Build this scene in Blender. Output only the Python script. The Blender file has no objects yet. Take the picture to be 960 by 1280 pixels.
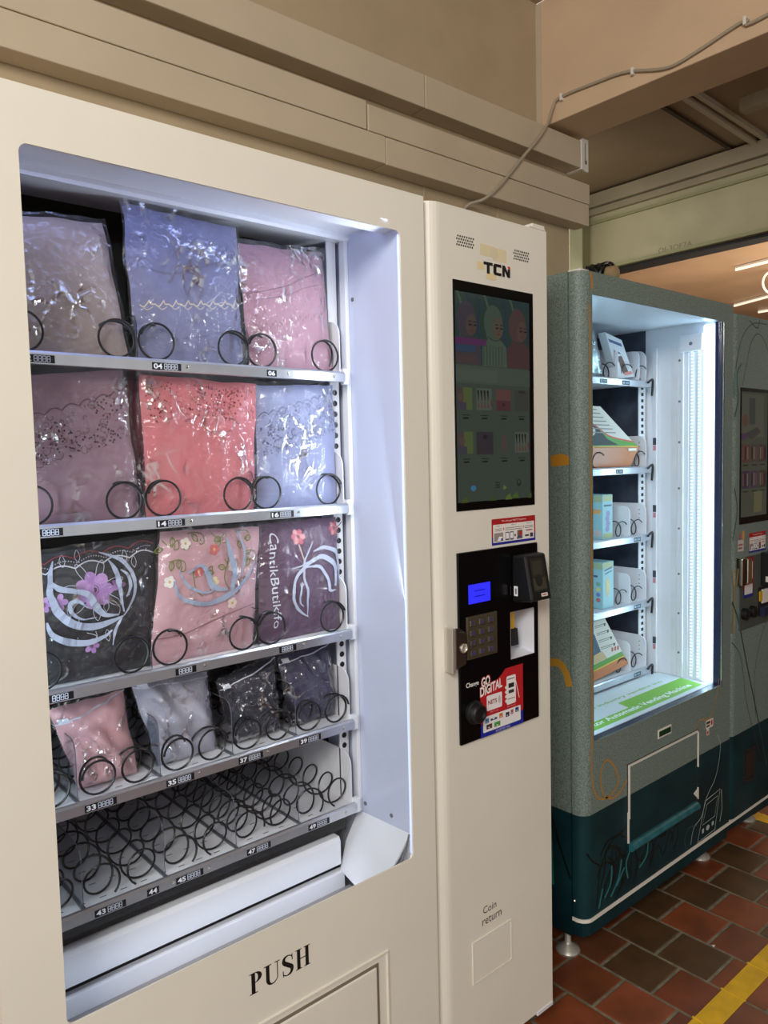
import bpy, bmesh, math, random
from mathutils import Vector, Matrix, noise
random.seed(7)
PI = math.pi
SC = bpy.context.scene
COL = SC.collection

def lin(c):
    if isinstance(c, str):
        c = [int(c[i:i + 2], 16) for i in (0, 2, 4)]
    return tuple(((v / 255) / 12.92 if v / 255 <= .04045 else ((v / 255 + .055) / 1.055) ** 2.4) for v in c[:3])

# ---------------------------------------------------------------- camera, world, lights, exposure
F_PX, YAW, PITCH, ROLL = 954.9, 0.7079, -0.0708, -0.0237
cam = bpy.data.cameras.new('camera')
camo = bpy.data.objects.new('camera', cam)
COL.objects.link(camo)
fw = Vector((math.sin(YAW) * math.cos(PITCH), math.cos(YAW) * math.cos(PITCH), math.sin(PITCH)))
r0 = Vector((math.cos(YAW), -math.sin(YAW), 0))
u0 = r0.cross(fw)
rr = r0 * math.cos(ROLL) + u0 * math.sin(ROLL)
uu = -r0 * math.sin(ROLL) + u0 * math.cos(ROLL)
M = Matrix((rr, uu, -fw)).transposed().to_4x4()
M.translation = Vector((-1.0731, -1.1097, 1.4302))
camo.matrix_world = M
cam.sensor_fit = 'VERTICAL'
cam.sensor_height = 24
cam.lens = 24 * F_PX / 1280
cam.clip_start = .02
SC.camera = camo
SC.view_settings.view_transform = 'Standard'
SC.view_settings.look = 'None'
SC.view_settings.gamma = 1
SC.view_settings.exposure = 0.0
SC.view_settings.use_curve_mapping = False

w = bpy.data.worlds.new('world')
SC.world = w
w.use_nodes = True
w.node_tree.nodes['Background'].inputs[0].default_value = (1.0, .97, .93, 1)
w.node_tree.nodes['Background'].inputs[1].default_value = .82

def area(name, loc, target, sx, sy, power, color):
    l = bpy.data.lights.new(name, 'AREA')
    l.shape = 'RECTANGLE'
    l.size, l.size_y, l.energy, l.color = sx, sy, power, color
    o = bpy.data.objects.new(name, l)
    COL.objects.link(o)
    o.location = loc
    o.rotation_euler = (Vector(target) - Vector(loc)).to_track_quat('-Z', 'Y').to_euler()
    return o
# daylight from the open side of the walkway, behind and left of the camera
area('daylight', (-2.7, -2.0, 2.85), (-.3, .1, 1.3), 1.6, 1.0, 108, (1, .97, .92))

# ---------------------------------------------------------------- materials
MATS = {}
def mat(name, col, rough=.5, metal=0, noise_s=0, noise_a=.12, bump=0, bump_s=200, spec=.5, emit=0, coat=0):
    if name in MATS:
        return MATS[name]
    m = bpy.data.materials.new(name)
    m.use_nodes = True
    nt = m.node_tree
    b = nt.nodes['Principled BSDF']
    c = lin(col)
    b.inputs['Base Color'].default_value = (*c, 1)
    b.inputs['Roughness'].default_value = rough
    b.inputs['Metallic'].default_value = metal
    b.inputs['Specular IOR Level'].default_value = spec
    b.inputs['Coat Weight'].default_value = coat
    if emit:
        b.inputs['Emission Color'].default_value = (*c, 1)
        b.inputs['Emission Strength'].default_value = emit
    if noise_s or bump:
        tc = nt.nodes.new('ShaderNodeTexCoord')
    if noise_s:
        n = nt.nodes.new('ShaderNodeTexNoise')
        n.inputs['Scale'].default_value = noise_s
        n.inputs['Detail'].default_value = 5
        r = nt.nodes.new('ShaderNodeValToRGB')
        r.color_ramp.elements[0].position, r.color_ramp.elements[1].position = .3, .7
        r.color_ramp.elements[0].color = (*[v * (1 - noise_a) for v in c], 1)
        r.color_ramp.elements[1].color = (*[min(1, v * (1 + noise_a)) for v in c], 1)
        nt.links.new(tc.outputs['Object'], n.inputs['Vector'])
        nt.links.new(n.outputs['Fac'], r.inputs['Fac'])
        nt.links.new(r.outputs['Color'], b.inputs['Base Color'])
    if bump:
        n2 = nt.nodes.new('ShaderNodeTexNoise')
        n2.inputs['Scale'].default_value = bump_s
        n2.inputs['Detail'].default_value = 4
        bp = nt.nodes.new('ShaderNodeBump')
        bp.inputs['Strength'].default_value = bump
        bp.inputs['Distance'].default_value = .002
        nt.links.new(tc.outputs['Object'], n2.inputs['Vector'])
        nt.links.new(n2.outputs['Fac'], bp.inputs['Height'])
        nt.links.new(bp.outputs['Normal'], b.inputs['Normal'])
    MATS[name] = m
    return m

def clear_mat(name, tint, gloss, rough=.08, crumple=0, haze=0.0, fres=1.35):
    m = bpy.data.materials.new(name)
    m.use_nodes = True
    nt = m.node_tree
    nt.nodes.clear()
    out = nt.nodes.new('ShaderNodeOutputMaterial')
    tr = nt.nodes.new('ShaderNodeBsdfTransparent')
    tr.inputs[0].default_value = (*tint, 1)
    gl = nt.nodes.new('ShaderNodeBsdfGlossy')
    gl.inputs['Roughness'].default_value = rough
    fr = nt.nodes.new('ShaderNodeLayerWeight')
    fr.inputs['Blend'].default_value = .5
    pw = nt.nodes.new('ShaderNodeMath')
    pw.operation = 'POWER'
    pw.inputs[1].default_value = fres
    nt.links.new(fr.outputs['Facing'], pw.inputs[0])
    ad = nt.nodes.new('ShaderNodeMath')
    ad.operation = 'MULTIPLY_ADD'
    ad.use_clamp = True
    ad.inputs[1].default_value = .9
    ad.inputs[2].default_value = gloss
    mx = nt.nodes.new('ShaderNodeMixShader')
    nt.links.new(pw.outputs[0], ad.inputs[0])
    nt.links.new(ad.outputs[0], mx.inputs[0])
    nt.links.new(tr.outputs[0], mx.inputs[1])
    nt.links.new(gl.outputs[0], mx.inputs[2])
    last = mx
    if crumple:
        tc = nt.nodes.new('ShaderNodeTexCoord')
        ns = nt.nodes.new('ShaderNodeTexNoise')
        ns.inputs['Scale'].default_value = 14
        mixv = nt.nodes.new('ShaderNodeMix')
        mixv.data_type = 'VECTOR'
        mixv.inputs['Factor'].default_value = .06
        vo = nt.nodes.new('ShaderNodeTexVoronoi')
        vo.inputs['Scale'].default_value = 66
        n3 = nt.nodes.new('ShaderNodeTexNoise')
        n3.inputs['Scale'].default_value = 48
        n3.inputs['Detail'].default_value = 5
        ma = nt.nodes.new('ShaderNodeMath')
        ma.operation = 'MULTIPLY_ADD'
        ma.inputs[1].default_value = .8
        bp = nt.nodes.new('ShaderNodeBump')
        n4 = nt.nodes.new('ShaderNodeTexNoise')
        n4.inputs['Scale'].default_value = 9
        n4.inputs['Detail'].default_value = 2
        mr = nt.nodes.new('ShaderNodeMapRange')
        mr.inputs['From Min'].default_value, mr.inputs['From Max'].default_value = .39, .62
        mr.inputs['To Min'].default_value, mr.inputs['To Max'].default_value = .10, crumple
        nt.links.new(tc.outputs['Object'], n4.inputs['Vector'])
        nt.links.new(n4.outputs['Fac'], mr.inputs['Value'])
        nt.links.new(mr.outputs['Result'], bp.inputs['Strength'])
        bp.inputs['Distance'].default_value = .0085
        nt.links.new(tc.outputs['Object'], ns.inputs['Vector'])
        nt.links.new(tc.outputs['Object'], mixv.inputs['A'])
        nt.links.new(ns.outputs['Color'], mixv.inputs['B'])
        nt.links.new(mixv.outputs['Result'], vo.inputs['Vector'])
        nt.links.new(tc.outputs['Object'], n3.inputs['Vector'])
        nt.links.new(n3.outputs['Fac'], ma.inputs[0])
        nt.links.new(vo.outputs['Distance'], ma.inputs[2])
        nt.links.new(ma.outputs[0], bp.inputs['Height'])
        mp = nt.nodes.new('ShaderNodeMapping')
        mp.inputs['Scale'].default_value = (1, 1, .55)
        mp.inputs['Rotation'].default_value = (0, .35, 0)
        v2 = nt.nodes.new('ShaderNodeTexVoronoi')
        v2.feature = 'DISTANCE_TO_EDGE'
        v2.inputs['Scale'].default_value = 30
        m2 = nt.nodes.new('ShaderNodeMapRange')
        m2.inputs['From Min'].default_value, m2.inputs['From Max'].default_value = .0, .10
        m2.inputs['To Min'].default_value, m2.inputs['To Max'].default_value = 1, 0
        m3 = nt.nodes.new('ShaderNodeMapRange')
        m3.inputs['From Min'].default_value, m3.inputs['From Max'].default_value = .50, .66
        m3.inputs['To Min'].default_value, m3.inputs['To Max'].default_value = 0, .75
        n5 = nt.nodes.new('ShaderNodeTexNoise')
        n5.inputs['Scale'].default_value = 13
        n5.inputs['Detail'].default_value = 3
        mm = nt.nodes.new('ShaderNodeMath')
        mm.operation = 'MULTIPLY'
        aa = nt.nodes.new('ShaderNodeMath')
        aa.operation = 'ADD'
        aa.use_clamp = True
        nt.links.new(mixv.outputs['Result'], mp.inputs['Vector'])
        nt.links.new(mp.outputs[0], v2.inputs['Vector'])
        nt.links.new(tc.outputs['Object'], n5.inputs['Vector'])
        nt.links.new(v2.outputs['Distance'], m2.inputs['Value'])
        nt.links.new(n5.outputs['Fac'], m3.inputs['Value'])
        nt.links.new(m2.outputs['Result'], mm.inputs[0])
        nt.links.new(m3.outputs['Result'], mm.inputs[1])
        nt.links.new(ad.outputs[0], aa.inputs[0])
        nt.links.new(mm.outputs[0], aa.inputs[1])
        nt.links.new(aa.outputs[0], mx.inputs[0])
        nt.links.new(bp.outputs['Normal'], gl.inputs['Normal'])
        nt.links.new(bp.outputs['Normal'], fr.inputs['Normal'])
    if haze:
        df = nt.nodes.new('ShaderNodeBsdfDiffuse')
        df.inputs[0].default_value = (.9, .9, .95, 1)
        m2 = nt.nodes.new('ShaderNodeMixShader')
        m2.inputs[0].default_value = haze
        nt.links.new(mx.outputs[0], m2.inputs[1])
        nt.links.new(df.outputs[0], m2.inputs[2])
        last = m2
    nt.links.new(last.outputs[0], out.inputs[0])
    MATS[name] = m
    return m

def attr_mat(name, rough, emit=0, spec=.4, coat=0):
    m = bpy.data.materials.new(name)
    m.use_nodes = True
    nt = m.node_tree
    b = nt.nodes['Principled BSDF']
    a = nt.nodes.new('ShaderNodeAttribute')
    a.attribute_name = 'ink'
    b.inputs['Roughness'].default_value = rough
    b.inputs['Specular IOR Level'].default_value = spec
    b.inputs['Coat Weight'].default_value = coat
    if emit:
        b.inputs['Base Color'].default_value = (.005, .005, .005, 1)
        nt.links.new(a.outputs['Color'], b.inputs['Emission Color'])
        b.inputs['Emission Strength'].default_value = emit
    else:
        nt.links.new(a.outputs['Color'], b.inputs['Base Color'])
    MATS[name] = m
    return m

CREAM = mat('cream_paint', (226, 222, 209), .38, noise_s=3, noise_a=.03, bump=.02, bump_s=700)
WHITE = mat('white_steel', (226, 228, 236), .3, noise_s=4, noise_a=.03)
WHITE2 = mat('white_tray', (220, 220, 226), .45, noise_s=20, noise_a=.05)
BLACK = mat('black_interior', (16, 16, 18), .6, noise_s=60, noise_a=.5)
RAIL = mat('brushed_aluminium', (196, 198, 206), .28, .85, noise_s=30, noise_a=.06)
WIRE = mat('black_wire', (18, 18, 20), .35)
GREY = mat('grey_steel', (120, 120, 125), .4, .3)
CHROME = mat('chrome', (215, 210, 200), .15, 1)
GLOSSBLACK = mat('gloss_black', (7, 7, 9), .25, spec=.3)
MATTEBLACK = mat('matte_black', (14, 14, 16), .5)
RUBBER = mat('dark_plastic', (30, 30, 32), .5)
WALL = mat('wall_paint', (176, 157, 127), .75, noise_s=5, noise_a=.06, bump=.12, bump_s=90)
TRUNK = mat('trunking_paint', (192, 177, 153), .55, noise_s=4, noise_a=.05, bump=.04, bump_s=50)
BEAM = mat('beam_paint', (208, 180, 148), .75, noise_s=4, noise_a=.06, bump=.1, bump_s=60)
CEIL = mat('ceiling_board', (150, 130, 106), .8, noise_s=4, noise_a=.08)
CEIL2 = mat('ceiling_batten', (160, 148, 126), .7, noise_s=6, noise_a=.08)
FASCIA = mat('fascia_paint', (176, 168, 138), .7, noise_s=5, noise_a=.1, bump=.1, bump_s=60)
POST = mat('pale_green_paint', (226, 226, 190), .6, noise_s=5, noise_a=.05)
SHOPWOOD = mat('shop_brown', (186, 150, 116), .55, noise_s=2, noise_a=.15)
CABLE = mat('grey_cable', (165, 152, 132), .5)
CLIPM = mat('white_plastic', (225, 220, 210), .45)
GROUT = mat('grout', (122, 116, 98), .9, noise_s=40, noise_a=.35, bump=.3, bump_s=150)
YELLOW = mat('yellow_paint', (224, 176, 20), .55, noise_s=22, noise_a=.14, bump=.15, bump_s=120)
GLASS = clear_mat('glass', (.985, .99, .99), .006, .0, fres=5)
ACRYL = clear_mat('clear_acrylic', (.95, .955, .965), .015, .05, fres=5)
PLASTIC = clear_mat('clear_bag_film', (.97, .97, .98), .055, .09, crumple=1.0, haze=.02, fres=4)
PRINT = attr_mat('print', .5)
FOILPRINT = attr_mat('silver_print', .35)
SCREEN = attr_mat('lit_screen', .12, 1.0, coat=.3)
LCD = mat('blue_lcd', (40, 40, 235), .3, emit=1.0)
LEDM = mat('led_strip', (205, 234, 255), .4, emit=5)
TUBE = mat('lamp_tube', (250, 234, 212), .4, emit=.85)

def green_wrap():
    m = bpy.data.materials.new('green_vinyl_wrap')
    m.use_nodes = True
    nt = m.node_tree
    b = nt.nodes['Principled BSDF']
    b.inputs['Roughness'].default_value = .5
    b.inputs['Specular IOR Level'].default_value = .25
    tc = nt.nodes.new('ShaderNodeTexCoord')
    sep = nt.nodes.new('ShaderNodeSeparateXYZ')
    nt.links.new(tc.outputs['Object'], sep.inputs[0])
    sp = nt.nodes.new('ShaderNodeTexNoise')
    sp.inputs['Scale'].default_value = 260
    sp.inputs['Detail'].default_value = 3
    r1 = nt.nodes.new('ShaderNodeValToRGB')
    r1.color_ramp.elements[0].position, r1.color_ramp.elements[1].position = .36, .64
    r1.color_ramp.elements[0].color = (*lin((95, 110, 103)), 1)
    r1.color_ramp.elements[1].color = (*lin((132, 145, 138)), 1)
    n2 = nt.nodes.new('ShaderNodeTexNoise')
    n2.inputs['Scale'].default_value = 7
    n2.inputs['Detail'].default_value = 6
    r2 = nt.nodes.new('ShaderNodeValToRGB')
    r2.color_ramp.elements[0].position, r2.color_ramp.elements[1].position = .3, .75
    r2.color_ramp.elements[0].color = (*lin((8, 36, 42)), 1)
    r2.color_ramp.elements[1].color = (*lin((18, 56, 62)), 1)
    gt = nt.nodes.new('ShaderNodeMath')
    gt.operation = 'GREATER_THAN'
    gt.inputs[1].default_value = .432
    mx = nt.nodes.new('ShaderNodeMix')
    mx.data_type = 'RGBA'
    nt.links.new(tc.outputs['Object'], sp.inputs['Vector'])
    nt.links.new(tc.outputs['Object'], n2.inputs['Vector'])
    nt.links.new(sp.outputs['Fac'], r1.inputs['Fac'])
    nt.links.new(n2.outputs['Fac'], r2.inputs['Fac'])
    nt.links.new(sep.outputs['Z'], gt.inputs[0])
    nt.links.new(gt.outputs[0], mx.inputs['Factor'])
    nt.links.new(r2.outputs['Color'], mx.inputs['A'])
    nt.links.new(r1.outputs['Color'], mx.inputs['B'])
    nt.links.new(mx.outputs['Result'], b.inputs['Base Color'])
    return m
WRAP = green_wrap()

def tile_mat():
    m = bpy.data.materials.new('terracotta')
    m.use_nodes = True
    nt = m.node_tree
    b = nt.nodes['Principled BSDF']
    b.inputs['Roughness'].default_value = .42
    oi = nt.nodes.new('ShaderNodeObjectInfo')
    tc = nt.nodes.new('ShaderNodeTexCoord')
    n = nt.nodes.new('ShaderNodeTexNoise')
    n.inputs['Scale'].default_value = 9
    n.inputs['Detail'].default_value = 7
    va = nt.nodes.new('ShaderNodeVectorMath')
    va.operation = 'ADD'
    cx = nt.nodes.new('ShaderNodeCombineXYZ')
    mu = nt.nodes.new('ShaderNodeMath')
    mu.operation = 'MULTIPLY'
    mu.inputs[1].default_value = 50
    nt.links.new(oi.outputs['Random'], mu.inputs[0])
    nt.links.new(mu.outputs[0], cx.inputs[0])
    nt.links.new(tc.outputs['Object'], va.inputs[0])
    nt.links.new(cx.outputs[0], va.inputs[1])
    nt.links.new(va.outputs[0], n.inputs['Vector'])
    r = nt.nodes.new('ShaderNodeValToRGB')
    r.color_ramp.elements[0].position, r.color_ramp.elements[1].position = .3, .72
    r.color_ramp.elements[0].color = (.6, .62, .6, 1)
    r.color_ramp.elements[1].color = (1.18, 1.12, 1.1, 1)
    mx = nt.nodes.new('ShaderNodeMix')
    mx.data_type = 'RGBA'
    mx.blend_type = 'MULTIPLY'
    mx.inputs['Factor'].default_value = 1
    nt.links.new(n.outputs['Fac'], r.inputs['Fac'])
    nt.links.new(oi.outputs['Color'], mx.inputs['A'])
    nt.links.new(r.outputs['Color'], mx.inputs['B'])
    nt.links.new(mx.outputs['Result'], b.inputs['Base Color'])
    bp = nt.nodes.new('ShaderNodeBump')
    bp.inputs['Strength'].default_value = .12
    bp.inputs['Distance'].default_value = .003
    nt.links.new(n.outputs['Fac'], bp.inputs['Height'])
    nt.links.new(bp.outputs['Normal'], b.inputs['Normal'])
    return m
TILE = tile_mat()

def floor_far_mat():
    m = bpy.data.materials.new('terracotta_far')
    m.use_nodes = True
    nt = m.node_tree
    b = nt.nodes['Principled BSDF']
    b.inputs['Roughness'].default_value = .5
    tc = nt.nodes.new('ShaderNodeTexCoord')
    sp = nt.nodes.new('ShaderNodeSeparateXYZ')
    cb = nt.nodes.new('ShaderNodeCombineXYZ')
    br = nt.nodes.new('ShaderNodeTexBrick')
    br.inputs['Scale'].default_value = 1
    br.inputs['Brick Width'].default_value = .1538
    br.inputs['Row Height'].default_value = .1538
    br.inputs['Mortar Size'].default_value = .004
    br.inputs['Color1'].default_value = (*lin((126, 58, 34)), 1)
    br.inputs['Color2'].default_value = (*lin((84, 50, 30)), 1)
    br.inputs['Mortar'].default_value = (*lin((98, 92, 76)), 1)
    nt.links.new(tc.outputs['Object'], sp.inputs[0])
    nt.links.new(sp.outputs['Y'], cb.inputs['X'])
    nt.links.new(sp.outputs['X'], cb.inputs['Y'])
    nt.links.new(cb.outputs[0], br.inputs['Vector'])
    nt.links.new(br.outputs['Color'], b.inputs['Base Color'])
    return m
FLOORFAR = floor_far_mat()

# ---------------------------------------------------------------- mesh helpers
WL = {}
def link(o, parent=None, pos=(0, 0, 0)):
    """pos is the wanted world position of the object's origin"""
    COL.objects.link(o)
    pos = Vector(pos)
    if parent is not None:
        o.parent = parent
        o.location = pos - WL[parent.name]
    else:
        o.location = pos
    WL[o.name] = pos
    return o

def tag(o, label=None, cat=None, group=None, kind=None):
    for k, v in (('label', label), ('category', cat), ('group', group), ('kind', kind)):
        if v:
            o[k] = v
    return o

def thing(name, label, cat, loc, group=None):
    return tag(link(bpy.data.objects.new(name, None), None, loc), label, cat, group)

class MB:
    def __init__(s):
        s.v, s.f, s.m = [], [], []
        s.mi = 0
    def add(s, vs, fs):
        o = len(s.v)
        s.v += [tuple(p) for p in vs]
        s.f += [tuple(i + o for i in f) for f in fs]
        s.m += [s.mi] * len(fs)
        return s
    def box(s, x0, x1, y0, y1, z0, z1):
        return s.add([(x0, y0, z0), (x1, y0, z0), (x1, y1, z0), (x0, y1, z0), (x0, y0, z1), (x1, y0, z1), (x1, y1, z1), (x0, y1, z1)],
                     [(0, 3, 2, 1), (4, 5, 6, 7), (0, 1, 5, 4), (1, 2, 6, 5), (2, 3, 7, 6), (3, 0, 4, 7)])
    def hexa(s, b, t):
        return s.add(list(b) + list(t), [(0, 3, 2, 1), (4, 5, 6, 7), (0, 1, 5, 4), (1, 2, 6, 5), (2, 3, 7, 6), (3, 0, 4, 7)])
    def prism(s, prof, axis, a, b):
        """prof: 2-D loop in the two other axes (order x,y / x,z / y,z)"""
        n = len(prof)
        def P(p, t):
            return {'z': (p[0], p[1], t), 'y': (p[0], t, p[1]), 'x': (t, p[0], p[1])}[axis]
        vs = [P(p, a) for p in prof] + [P(p, b) for p in prof]
        fs = [tuple(range(n - 1, -1, -1)), tuple(range(n, 2 * n))] + [(i, (i + 1) % n, n + (i + 1) % n, n + i) for i in range(n)]
        return s.add(vs, fs)
    def tube(s, path, r, n=8, caps=True):
        path = [Vector(p) for p in path]
        vs, fs = [], []
        t0 = (path[1] - path[0]).normalized()
        a = t0.orthogonal().normalized()
        for i, p in enumerate(path):
            t = (path[min(i + 1, len(path) - 1)] - path[max(i - 1, 0)]).normalized()
            a = (a - t * a.dot(t)).normalized()
            b = t.cross(a)
            for k in range(n):
                an = 2 * PI * k / n
                vs.append(p + (a * math.cos(an) + b * math.sin(an)) * r)
        for i in range(len(path) - 1):
            for k in range(n):
                fs.append((i * n + k, i * n + (k + 1) % n, (i + 1) * n + (k + 1) % n, (i + 1) * n + k))
        if caps:
            fs += [tuple(range(n - 1, -1, -1)), tuple(range((len(path) - 1) * n, len(path) * n))]
        return s.add(vs, fs)
    def lathe(s, prof, c, axis='z', n=20):
        """prof: (radius, height) pairs, closed by caps"""
        vs, fs = [], []
        for (r, h) in prof:
            for k in range(n):
                a = 2 * PI * k / n
                p = (r * math.cos(a), r * math.sin(a), h)
                if axis == 'y':
                    p = (p[0], h, p[1])
                elif axis == 'x':
                    p = (h, p[0], p[1])
                vs.append((p[0] + c[0], p[1] + c[1], p[2] + c[2]))
        m = len(prof)
        for i in range(m - 1):
            for k in range(n):
                fs.append((i * n + k, i * n + (k + 1) % n, (i + 1) * n + (k + 1) % n, (i + 1) * n + k))
        fs += [tuple(range(n - 1, -1, -1)), tuple(range((m - 1) * n, m * n))]
        return s.add(vs, fs)
    def plate_hole(s, o, h, y0, y1, r=.01, k=5):
        """plate in x-z from y0 (front) to y1 with a rounded hole; o and h = (x0, x1, z0, z1)"""
        oc = [(o[0], o[2]), (o[1], o[2]), (o[1], o[3]), (o[0], o[3])]
        cs = [(h[0] + r, h[2] + r, PI), (h[1] - r, h[2] + r, 1.5 * PI), (h[1] - r, h[3] - r, 0), (h[0] + r, h[3] - r, .5 * PI)]
        inn = []
        for (cx, cz, a0) in cs:
            for i in range(k + 1):
                a = a0 + .5 * PI * i / k
                inn.append((cx + r * math.cos(a), cz + r * math.sin(a)))
        n = len(inn)
        vs = [(x, y0, z) for x, z in oc] + [(x, y0, z) for x, z in inn] + [(x, y1, z) for x, z in oc] + [(x, y1, z) for x, z in inn]
        B = 4 + n
        fs = []
        for c in range(4):
            for i in range(k):
                a, b = 4 + c * (k + 1) + i, 4 + c * (k + 1) + i + 1
                fs += [(c, b, a), (B + c, B + a, B + b)]
            a, b = 4 + c * (k + 1) + k, 4 + ((c + 1) % 4) * (k + 1)
            c2 = (c + 1) % 4
            fs += [(c, c2, b, a), (B + c, B + a, B + b, B + c2)]
            fs.append((c, B + c, B + c2, c2))
        for i in range(n):
            j = (i + 1) % n
            fs.append((4 + i, 4 + j, B + 4 + j, B + 4 + i))
        return s.add(vs, fs)
    def mesh(s, name, mats, smooth=False):
        me = bpy.data.meshes.new(name)
        me.from_pydata(s.v, [], s.f)
        for m in (mats if isinstance(mats, (list, tuple)) else [mats]):
            me.materials.append(m)
        me.polygons.foreach_set('material_index', s.m)
        bm = bmesh.new()
        bm.from_mesh(me)
        bmesh.ops.recalc_face_normals(bm, faces=bm.faces)
        bm.to_mesh(me)
        bm.free()
        if smooth:
            me.polygons.foreach_set('use_smooth', [True] * len(me.polygons))
            me.set_sharp_from_angle(angle=math.radians(40))
        me.update()
        return me
    def build(s, name, mats, parent=None, smooth=False, bevel=0, pos=(0, 0, 0)):
        o = bpy.data.objects.new(name, s.mesh(name, mats, smooth))
        link(o, parent, pos)
        if bevel:
            md = o.modifiers.new('bevel', 'BEVEL')
            md.width, md.segments, md.limit_method, md.angle_limit = bevel, 2, 'ANGLE', math.radians(40)
        return o

def rrect(x0, x1, z0, z1, r, k=4, corners=(1, 1, 1, 1)):
    """loop, corners order: bottom-left, bottom-right, top-right, top-left"""
    out = []
    for i, (cx, cz, a0, px, pz) in enumerate(((x0 + r, z0 + r, PI, x0, z0), (x1 - r, z0 + r, 1.5 * PI, x1, z0), (x1 - r, z1 - r, 0, x1, z1), (x0 + r, z1 - r, .5 * PI, x0, z1))):
        if corners[i]:
            out += [(cx + r * math.cos(a0 + .5 * PI * j / k), cz + r * math.sin(a0 + .5 * PI * j / k)) for j in range(k + 1)]
        else:
            out.append((px, pz))
    return out

def struct(mb, name, m, **k):
    return tag(mb.build(name, m, **k), kind='structure')

# ---------------------------------------------------------------- flat print
TXT = {}
def text_polys(s, bold=0):
    if (s, bold) in TXT:
        return TXT[(s, bold)]
    cu = bpy.data.curves.new('txt', 'FONT')
    cu.body = s
    cu.offset = bold
    cu.resolution_u = 3
    o = bpy.data.objects.new('txt', cu)
    COL.objects.link(o)
    dg = bpy.context.evaluated_depsgraph_get()
    me = bpy.data.meshes.new_from_object(o.evaluated_get(dg))
    vs = [(v.co.x, v.co.y) for v in me.vertices]
    ps = [tuple(p.vertices) for p in me.polygons]
    bpy.data.objects.remove(o)
    bpy.data.curves.remove(cu)
    bpy.data.meshes.remove(me)
    xs, ys = [v[0] for v in vs], [v[1] for v in vs]
    x0, x1, y0, y1 = min(xs), max(xs), min(ys), max(ys)
    vs = [((x - x0) / (x1 - x0), (y - y0) / (y1 - y0)) for x, y in vs]
    TXT[(s, bold)] = (vs, ps, (x1 - x0) / (y1 - y0))
    return TXT[(s, bold)]

class Sheet:
    """printed shapes; fn(a, b, off) -> world point; every later shape lies a little further out"""
    def __init__(s, fn, step=.00002, start=.0003):
        s.fn, s.off, s.step = fn, start, step
        s.v, s.f, s.c = [], [], []
    def raw(s, col, vs, fs):
        o = len(s.v)
        s.v += [tuple(s.fn(a, b, s.off)) for a, b in vs]
        s.f += [tuple(i + o for i in f) for f in fs]
        s.c += [lin(col)] * len(fs)
    def up(s):
        s.off += s.step
        return s
    def poly(s, col, pts):
        s.raw(col, pts, [tuple(range(len(pts)))])
        return s.up()
    def rect(s, col, a0, a1, b0, b1, r=0):
        return s.poly(col, rrect(a0, a1, b0, b1, r) if r else [(a0, b0), (a1, b0), (a1, b1), (a0, b1)])
    def ell(s, col, a, b, ra, rb, n=16, rot=0, t0=0, t1=2 * PI):
        c, q = math.cos(rot), math.sin(rot)
        return s.poly(col, [(a + ra * math.cos(t) * c - rb * math.sin(t) * q, b + ra * math.cos(t) * q + rb * math.sin(t) * c) for t in [t0 + (t1 - t0) * i / (n if t1 - t0 > 6.2 else n - 1) for i in range(n)]])
    def dots(s, col, pts, r, asp=1, n=6):
        vs, fs = [], []
        for (a, b) in pts:
            o = len(vs)
            vs += [(a + r * asp * math.cos(2 * PI * k / n), b + r * math.sin(2 * PI * k / n)) for k in range(n)]
            fs.append(tuple(range(o, o + n)))
        s.raw(col, vs, fs)
        return s.up()
    def line(s, col, pts, w, asp=1, smooth=0):
        """ribbon; w a number or one width per point; asp scales a against b for true widths"""
        if smooth:
            pts = spline(pts, smooth)
        n = len(pts)
        W = w if isinstance(w, (list, tuple)) else [w] * n
        if len(W) != n:
            W = [W[0] + 0 for _ in range(n)] if len(W) == 1 else [interp(W, i / (n - 1)) for i in range(n)]
        vs = []
        for i in range(n):
            p, q = pts[max(i - 1, 0)], pts[min(i + 1, n - 1)]
            dx, dy = (q[0] - p[0]) / asp, q[1] - p[1]
            L = math.hypot(dx, dy) or 1
            nx, ny = -dy / L * W[i] / 2, dx / L * W[i] / 2
            vs += [(pts[i][0] + nx * asp, pts[i][1] + ny), (pts[i][0] - nx * asp, pts[i][1] - ny)]
        s.raw(col, vs, [(2 * i, 2 * i + 1, 2 * i + 3, 2 * i + 2) for i in range(n - 1)])
        return s.up()
    def text(s, col, t, a, b, h, w=None, bold=0, shear=0, rot=0, center=False):
        vs, ps, asp = text_polys(t, bold)
        w = w or asp * h
        if center:
            a -= w / 2
        c, q = math.cos(rot), math.sin(rot)
        out = []
        for x, y in vs:
            dx, dy = x * w, y * h + shear * x * w
            out.append((a + dx * c - dy * q, b + dx * q + dy * c))
        s.raw(col, out, ps)
        return s.up()
    def build(s, name, m, parent, label=None):
        me = bpy.data.meshes.new(name)
        me.from_pydata(s.v, [], s.f)
        at = me.attributes.new('ink', 'FLOAT_COLOR', 'CORNER')
        i = 0
        vals = []
        for p, c in zip(s.f, s.c):
            vals += [c[0], c[1], c[2], 1.0] * len(p)
        at.data.foreach_set('color', vals)
        me.materials.append(m)
        me.update()
        o = bpy.data.objects.new(name, me)
        link(o, parent)
        if label:
            o['label'] = label
        return o

def interp(W, t):
    x = t * (len(W) - 1)
    i = min(int(x), len(W) - 2)
    return W[i] + (W[i + 1] - W[i]) * (x - i)

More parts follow.
